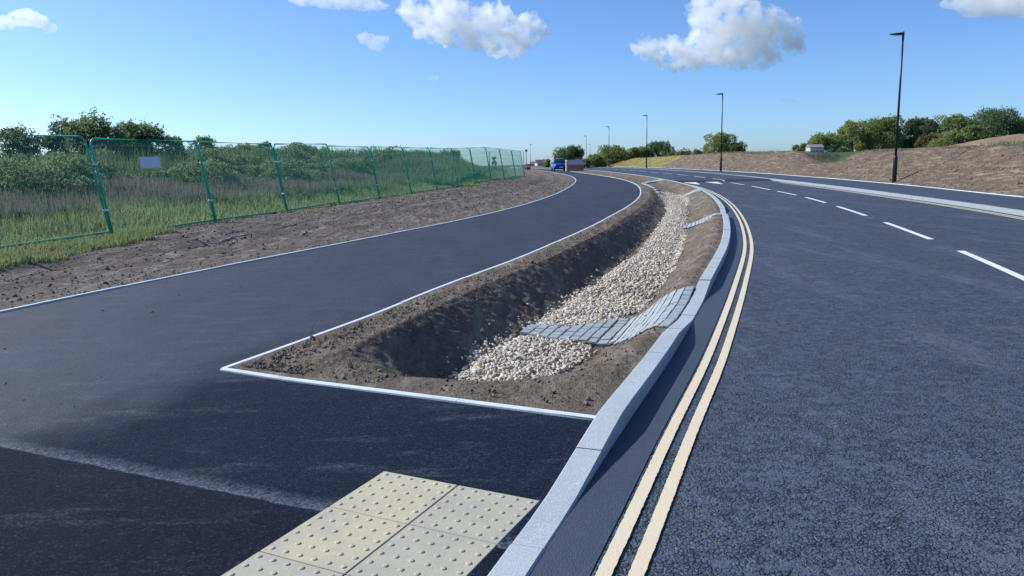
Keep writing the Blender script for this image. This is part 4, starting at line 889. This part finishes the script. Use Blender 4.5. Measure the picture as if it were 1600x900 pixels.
# ---------------------------------------------------------------- buildings far off
def house(px, D, w, dpt, h, rh, wall, roof, label, z0, rz=0, name='house', nwin=2, chim=True):
    x_, y_ = at(px, D); r_ = empty(name, (x_, y_, z0), rz, label, 'house')
    MB().box((0, 0, h / 2), (w, dpt, h), 0).build('wall', wall, r_)
    o = .3 if w > 3 else .06; v = [(-w/2 - o, -dpt/2 - o, h), (w/2 + o, -dpt/2 - o, h), (w/2 + o, dpt/2 + o, h), (-w/2 - o, dpt/2 + o, h), (-w/2 - o, 0, h + rh), (w/2 + o, 0, h + rh)]
    rf = MB().add(v, [(0, 1, 5, 4), (2, 3, 4, 5), (1, 2, 5), (3, 0, 4), (3, 2, 1, 0)]).build('roof', roof, r_)
    if chim: MB().box((w * .28, 0, h + rh), (.5, .5, 1.0), 0).build('chimney', wall, rf)
    for i in range(nwin):
        wx = (i + .5 - nwin / 2) * w / nwin; wd = MB().box((wx, -dpt/2 - .02, h * .55), (w / nwin * (.55 if w > 3 else .86), .08, h * (.38 if w > 3 else .62)), 0).build('window', plain('window_frame', (.7, .7, .7), .5), r_); MB().box((wx, -dpt/2 - .065, h * .55), (w / nwin * (.46 if w > 3 else .66), .03, h * (.30 if w > 3 else .50)), 0).build('pane', M['glass'], wd)
    return r_
rd = plain('roof_tiles', (.12, .09, .10), .8); rr_ = plain('red_roof_tiles', (.25, .10, .07), .8)
house(848.5, 420, 5.6, 6, 1.6, 1.7, M['pink'], rd, 'tiny pink walled house with a dark roof on the horizon left of the car', .8, R(12))
house(838.5, 450, 4.2, 5, 1.2, 1.3, M['pink'], rr_, 'tiny red roofed house on the horizon by the fence corner', .8, R(-10))
house(1062, 260, 5.0, 6, 3.2, 1.6, M['render'], M['render'], 'pale roofed house showing over the flat hedge', .9, R(-5))
cb = house(1270, 80, 1.35, 1.8, 1.75, .30, plain('white_board', (.40, .43, .43), .6), plain('rosy_roof', (.24, .20, .19), .7), 'small white cabin with dark window bays behind the earth bank', .9, R(-8), 'cabin', 3, False)
cb['category'] = 'cabin'; MB().box((.95, -1.0, .95), (.55, .5, .9), 0, .02).build('porch', plain('green_board', (.10, .20, .19), .6), cb); v = [(.75, -1.3, 1.25), (1.75, -1.3, .75), (1.75, -.6, .75), (.75, -.6, 1.25), (.75, -1.3, 1.35), (1.75, -1.3, .85), (1.75, -.6, .85), (.75, -.6, 1.35)]
MB().add(v, [(3, 2, 1, 0), (4, 5, 6, 7), (0, 1, 5, 4), (1, 2, 6, 5), (2, 3, 7, 6), (3, 0, 4, 7)]).build('sloping_canopy', M['white'], cb)
x_, y_ = at(828, 100); br = empty('site_barrier', (x_, y_, .62), R(8), 'red and white plastic barrier past the fence corner', 'barrier')
red = plain('barrier_red', (.50, .04, .03), .5); MB().box((0, 0, .55), (.75, .06, .75), 0, .02).build('panel', red, br); MB().box((0, -.035, .62), (.7, .02, .16), 0).build('white_band', M['white'], br)
for sx in (-.28, .28): MB().box((sx, 0, .08), (.1, .5, .16), 0, .02).build('foot', red, br)

# ---------------------------------------------------------------- clouds: billowing bodies of real vapour high and far away
DC = 2600.
def cloud(blobs, label, dens=.026, amp=17., vox=5., seed=0, thick=1.0, sc=46, thr=.45):
    pxs = [b_[0] for b_ in blobs]; pys = [b_[1] for b_ in blobs]; base = Vector((0, 0, EYE)) + ray_dir(sum(pxs) / len(pxs), sum(pys) / len(pys)) * DC
    bm = bmesh.new(); s_ = DC / 1164; rs = random.Random(seed)
    for px, py, rx, ry in blobs:
        p = Vector((0, 0, EYE)) + ray_dir(px, py) * (DC + rs.uniform(-25, 25)) - base
        mt = Matrix.Translation(p) @ Matrix.Diagonal((rx * s_, (rx + ry) / 2 * s_ * thick, ry * s_, 1)); bmesh.ops.create_icosphere(bm, subdivisions=3, radius=1, matrix=mt)
    me = bpy.data.meshes.new('tmp'); bm.to_mesh(me); bm.free(); o = bpy.data.objects.new('cloud', me); COL.objects.link(o)
    md = o.modifiers.new('r', 'REMESH'); md.mode = 'VOXEL'; md.voxel_size = vox
    dg = bpy.context.evaluated_depsgraph_get(); nm = bpy.data.meshes.new_from_object(o.evaluated_get(dg)); o.modifiers.clear(); o.data = nm; nm.name = 'cloud'
    n_ = len(nm.vertices); co = np.empty(n_ * 3, np.float32); nm.vertices.foreach_get('co', co); co = co.reshape(-1, 3); nr = np.empty(n_ * 3, np.float32); nm.vertices.foreach_get('normal', nr); nr = nr.reshape(-1, 3)
    f1 = fbm(co[:, 0] / 62, co[:, 1] / 62, co[:, 2] / 62, 3, seed); f2 = 1 - 2 * np.abs(fbm(co[:, 0] / 26, co[:, 1] / 26, co[:, 2] / 26, 4, seed + 5, .62)) * 1.6
    f2 = f2 + .5 * fbm(co[:, 0] / 9, co[:, 1] / 9, co[:, 2] / 9, 3, seed + 9)
    co = co + nr * (amp * (1.6 * f1 + 1.3 * f2))[:, None]; nm.vertices.foreach_set('co', co.ravel().astype(np.float32)); nm.update()
    md = o.modifiers.new('r', 'REMESH'); md.mode = 'VOXEL'; md.voxel_size = vox * .7; dg = bpy.context.evaluated_depsgraph_get(); dg.update(); nm = bpy.data.meshes.new_from_object(o.evaluated_get(dg)); o.modifiers.clear(); o.data = nm; nm.name = 'cloud'
    o.location = base; t = NT('cloud_vapour'); vol = t.n('VolumePrincipled'); vol.inputs['Color'].default_value = (1, 1, 1, 1); vol.inputs['Density'].default_value = dens; vol.inputs['Anisotropy'].default_value = .35
    no = t.n('TexNoise'); no.inputs['Scale'].default_value = 1 / sc; no.inputs['Detail'].default_value = 7; no.inputs['Roughness'].default_value = .62; tc = t.n('TexCoord'); t.L(tc.outputs['Object'], no.inputs['Vector'])
    t.L(t.math('MULTIPLY', t.ramp(no.outputs['Fac'], [(thr, 0), (thr + .15, 1)]), dens * 1.4), vol.inputs['Density'])
    for l in list(t.out.inputs['Surface'].links): t.t.links.remove(l)
    t.L(vol.outputs[0], t.out.inputs['Volume']); nm.materials.clear(); nm.materials.append(t.m)
    return tag(o, label, 'cloud')
#CLOUDS
cloud([(655, 15, 24, 18), (680, 30, 30, 24), (712, 38, 32, 26), (700, 12, 26, 14), (745, 45, 34, 28), (770, 28, 26, 20), (780, 58, 32, 22), (812, 46, 26, 18), (830, 52, 20, 16), (735, 22, 20, 14), (800, 68, 22, 12)], 'long puffy white cloud with a grey core, above the far bend', seed=1)
cloud([(1010, 75, 16, 14), (1040, 78, 24, 15), (1070, 84, 28, 18), (1100, 20, 22, 20), (1120, 45, 34, 34), (1150, 30, 34, 28), (1110, 70, 32, 20), (1160, 60, 40, 34), (1195, 42, 34, 26), (1190, 75, 28, 18), (1225, 50, 24, 20), (1135, 8, 26, 14), (1245, 66, 12, 9), (1055, 98, 14, 8), (1170, 86, 20, 12)], 'largest cloud, billowing white with a long left arm', seed=2)
cloud([(480, -4, 26, 8), (515, 0, 28, 9), (548, -2, 26, 9), (575, 6, 22, 9), (598, 10, 12, 6)], 'thin ragged cloud touching the top edge left of the long puffy one', .016, 7, 5, 3, thr=.40, sc=30)
cloud([(14, 36, 16, 7), (40, 28, 18, 10), (58, 33, 12, 8), (76, 43, 9, 4)], 'small flat-bottomed cloud at the top left', .022, 5, 4, 4, thr=.38, sc=25)
cloud([(572, 60, 12, 7), (588, 68, 12, 9), (598, 62, 8, 6)], 'small isolated puff below the ragged cloud', .018, 6, 4, 5, thr=.40, sc=22)
cloud([(1500, 2, 26, 10), (1545, 6, 40, 14), (1585, 4, 34, 16), (1625, 2, 34, 18)], 'greyish cloud cut by the top right corner', .016, 7, 6, 6, thr=.38)
cloud([(675, 122, 10, 4)], 'faint wisp below the isolated puff', .012, 5, 4, 7, thr=.42, sc=16)
cloud([(1230, 157, 10, 2.5), (1246, 159, 9, 2.5)], 'thin streak of cloud left of the nearest lamp post', .006, 2, 3, 8, thr=.30, sc=20, thick=.4)
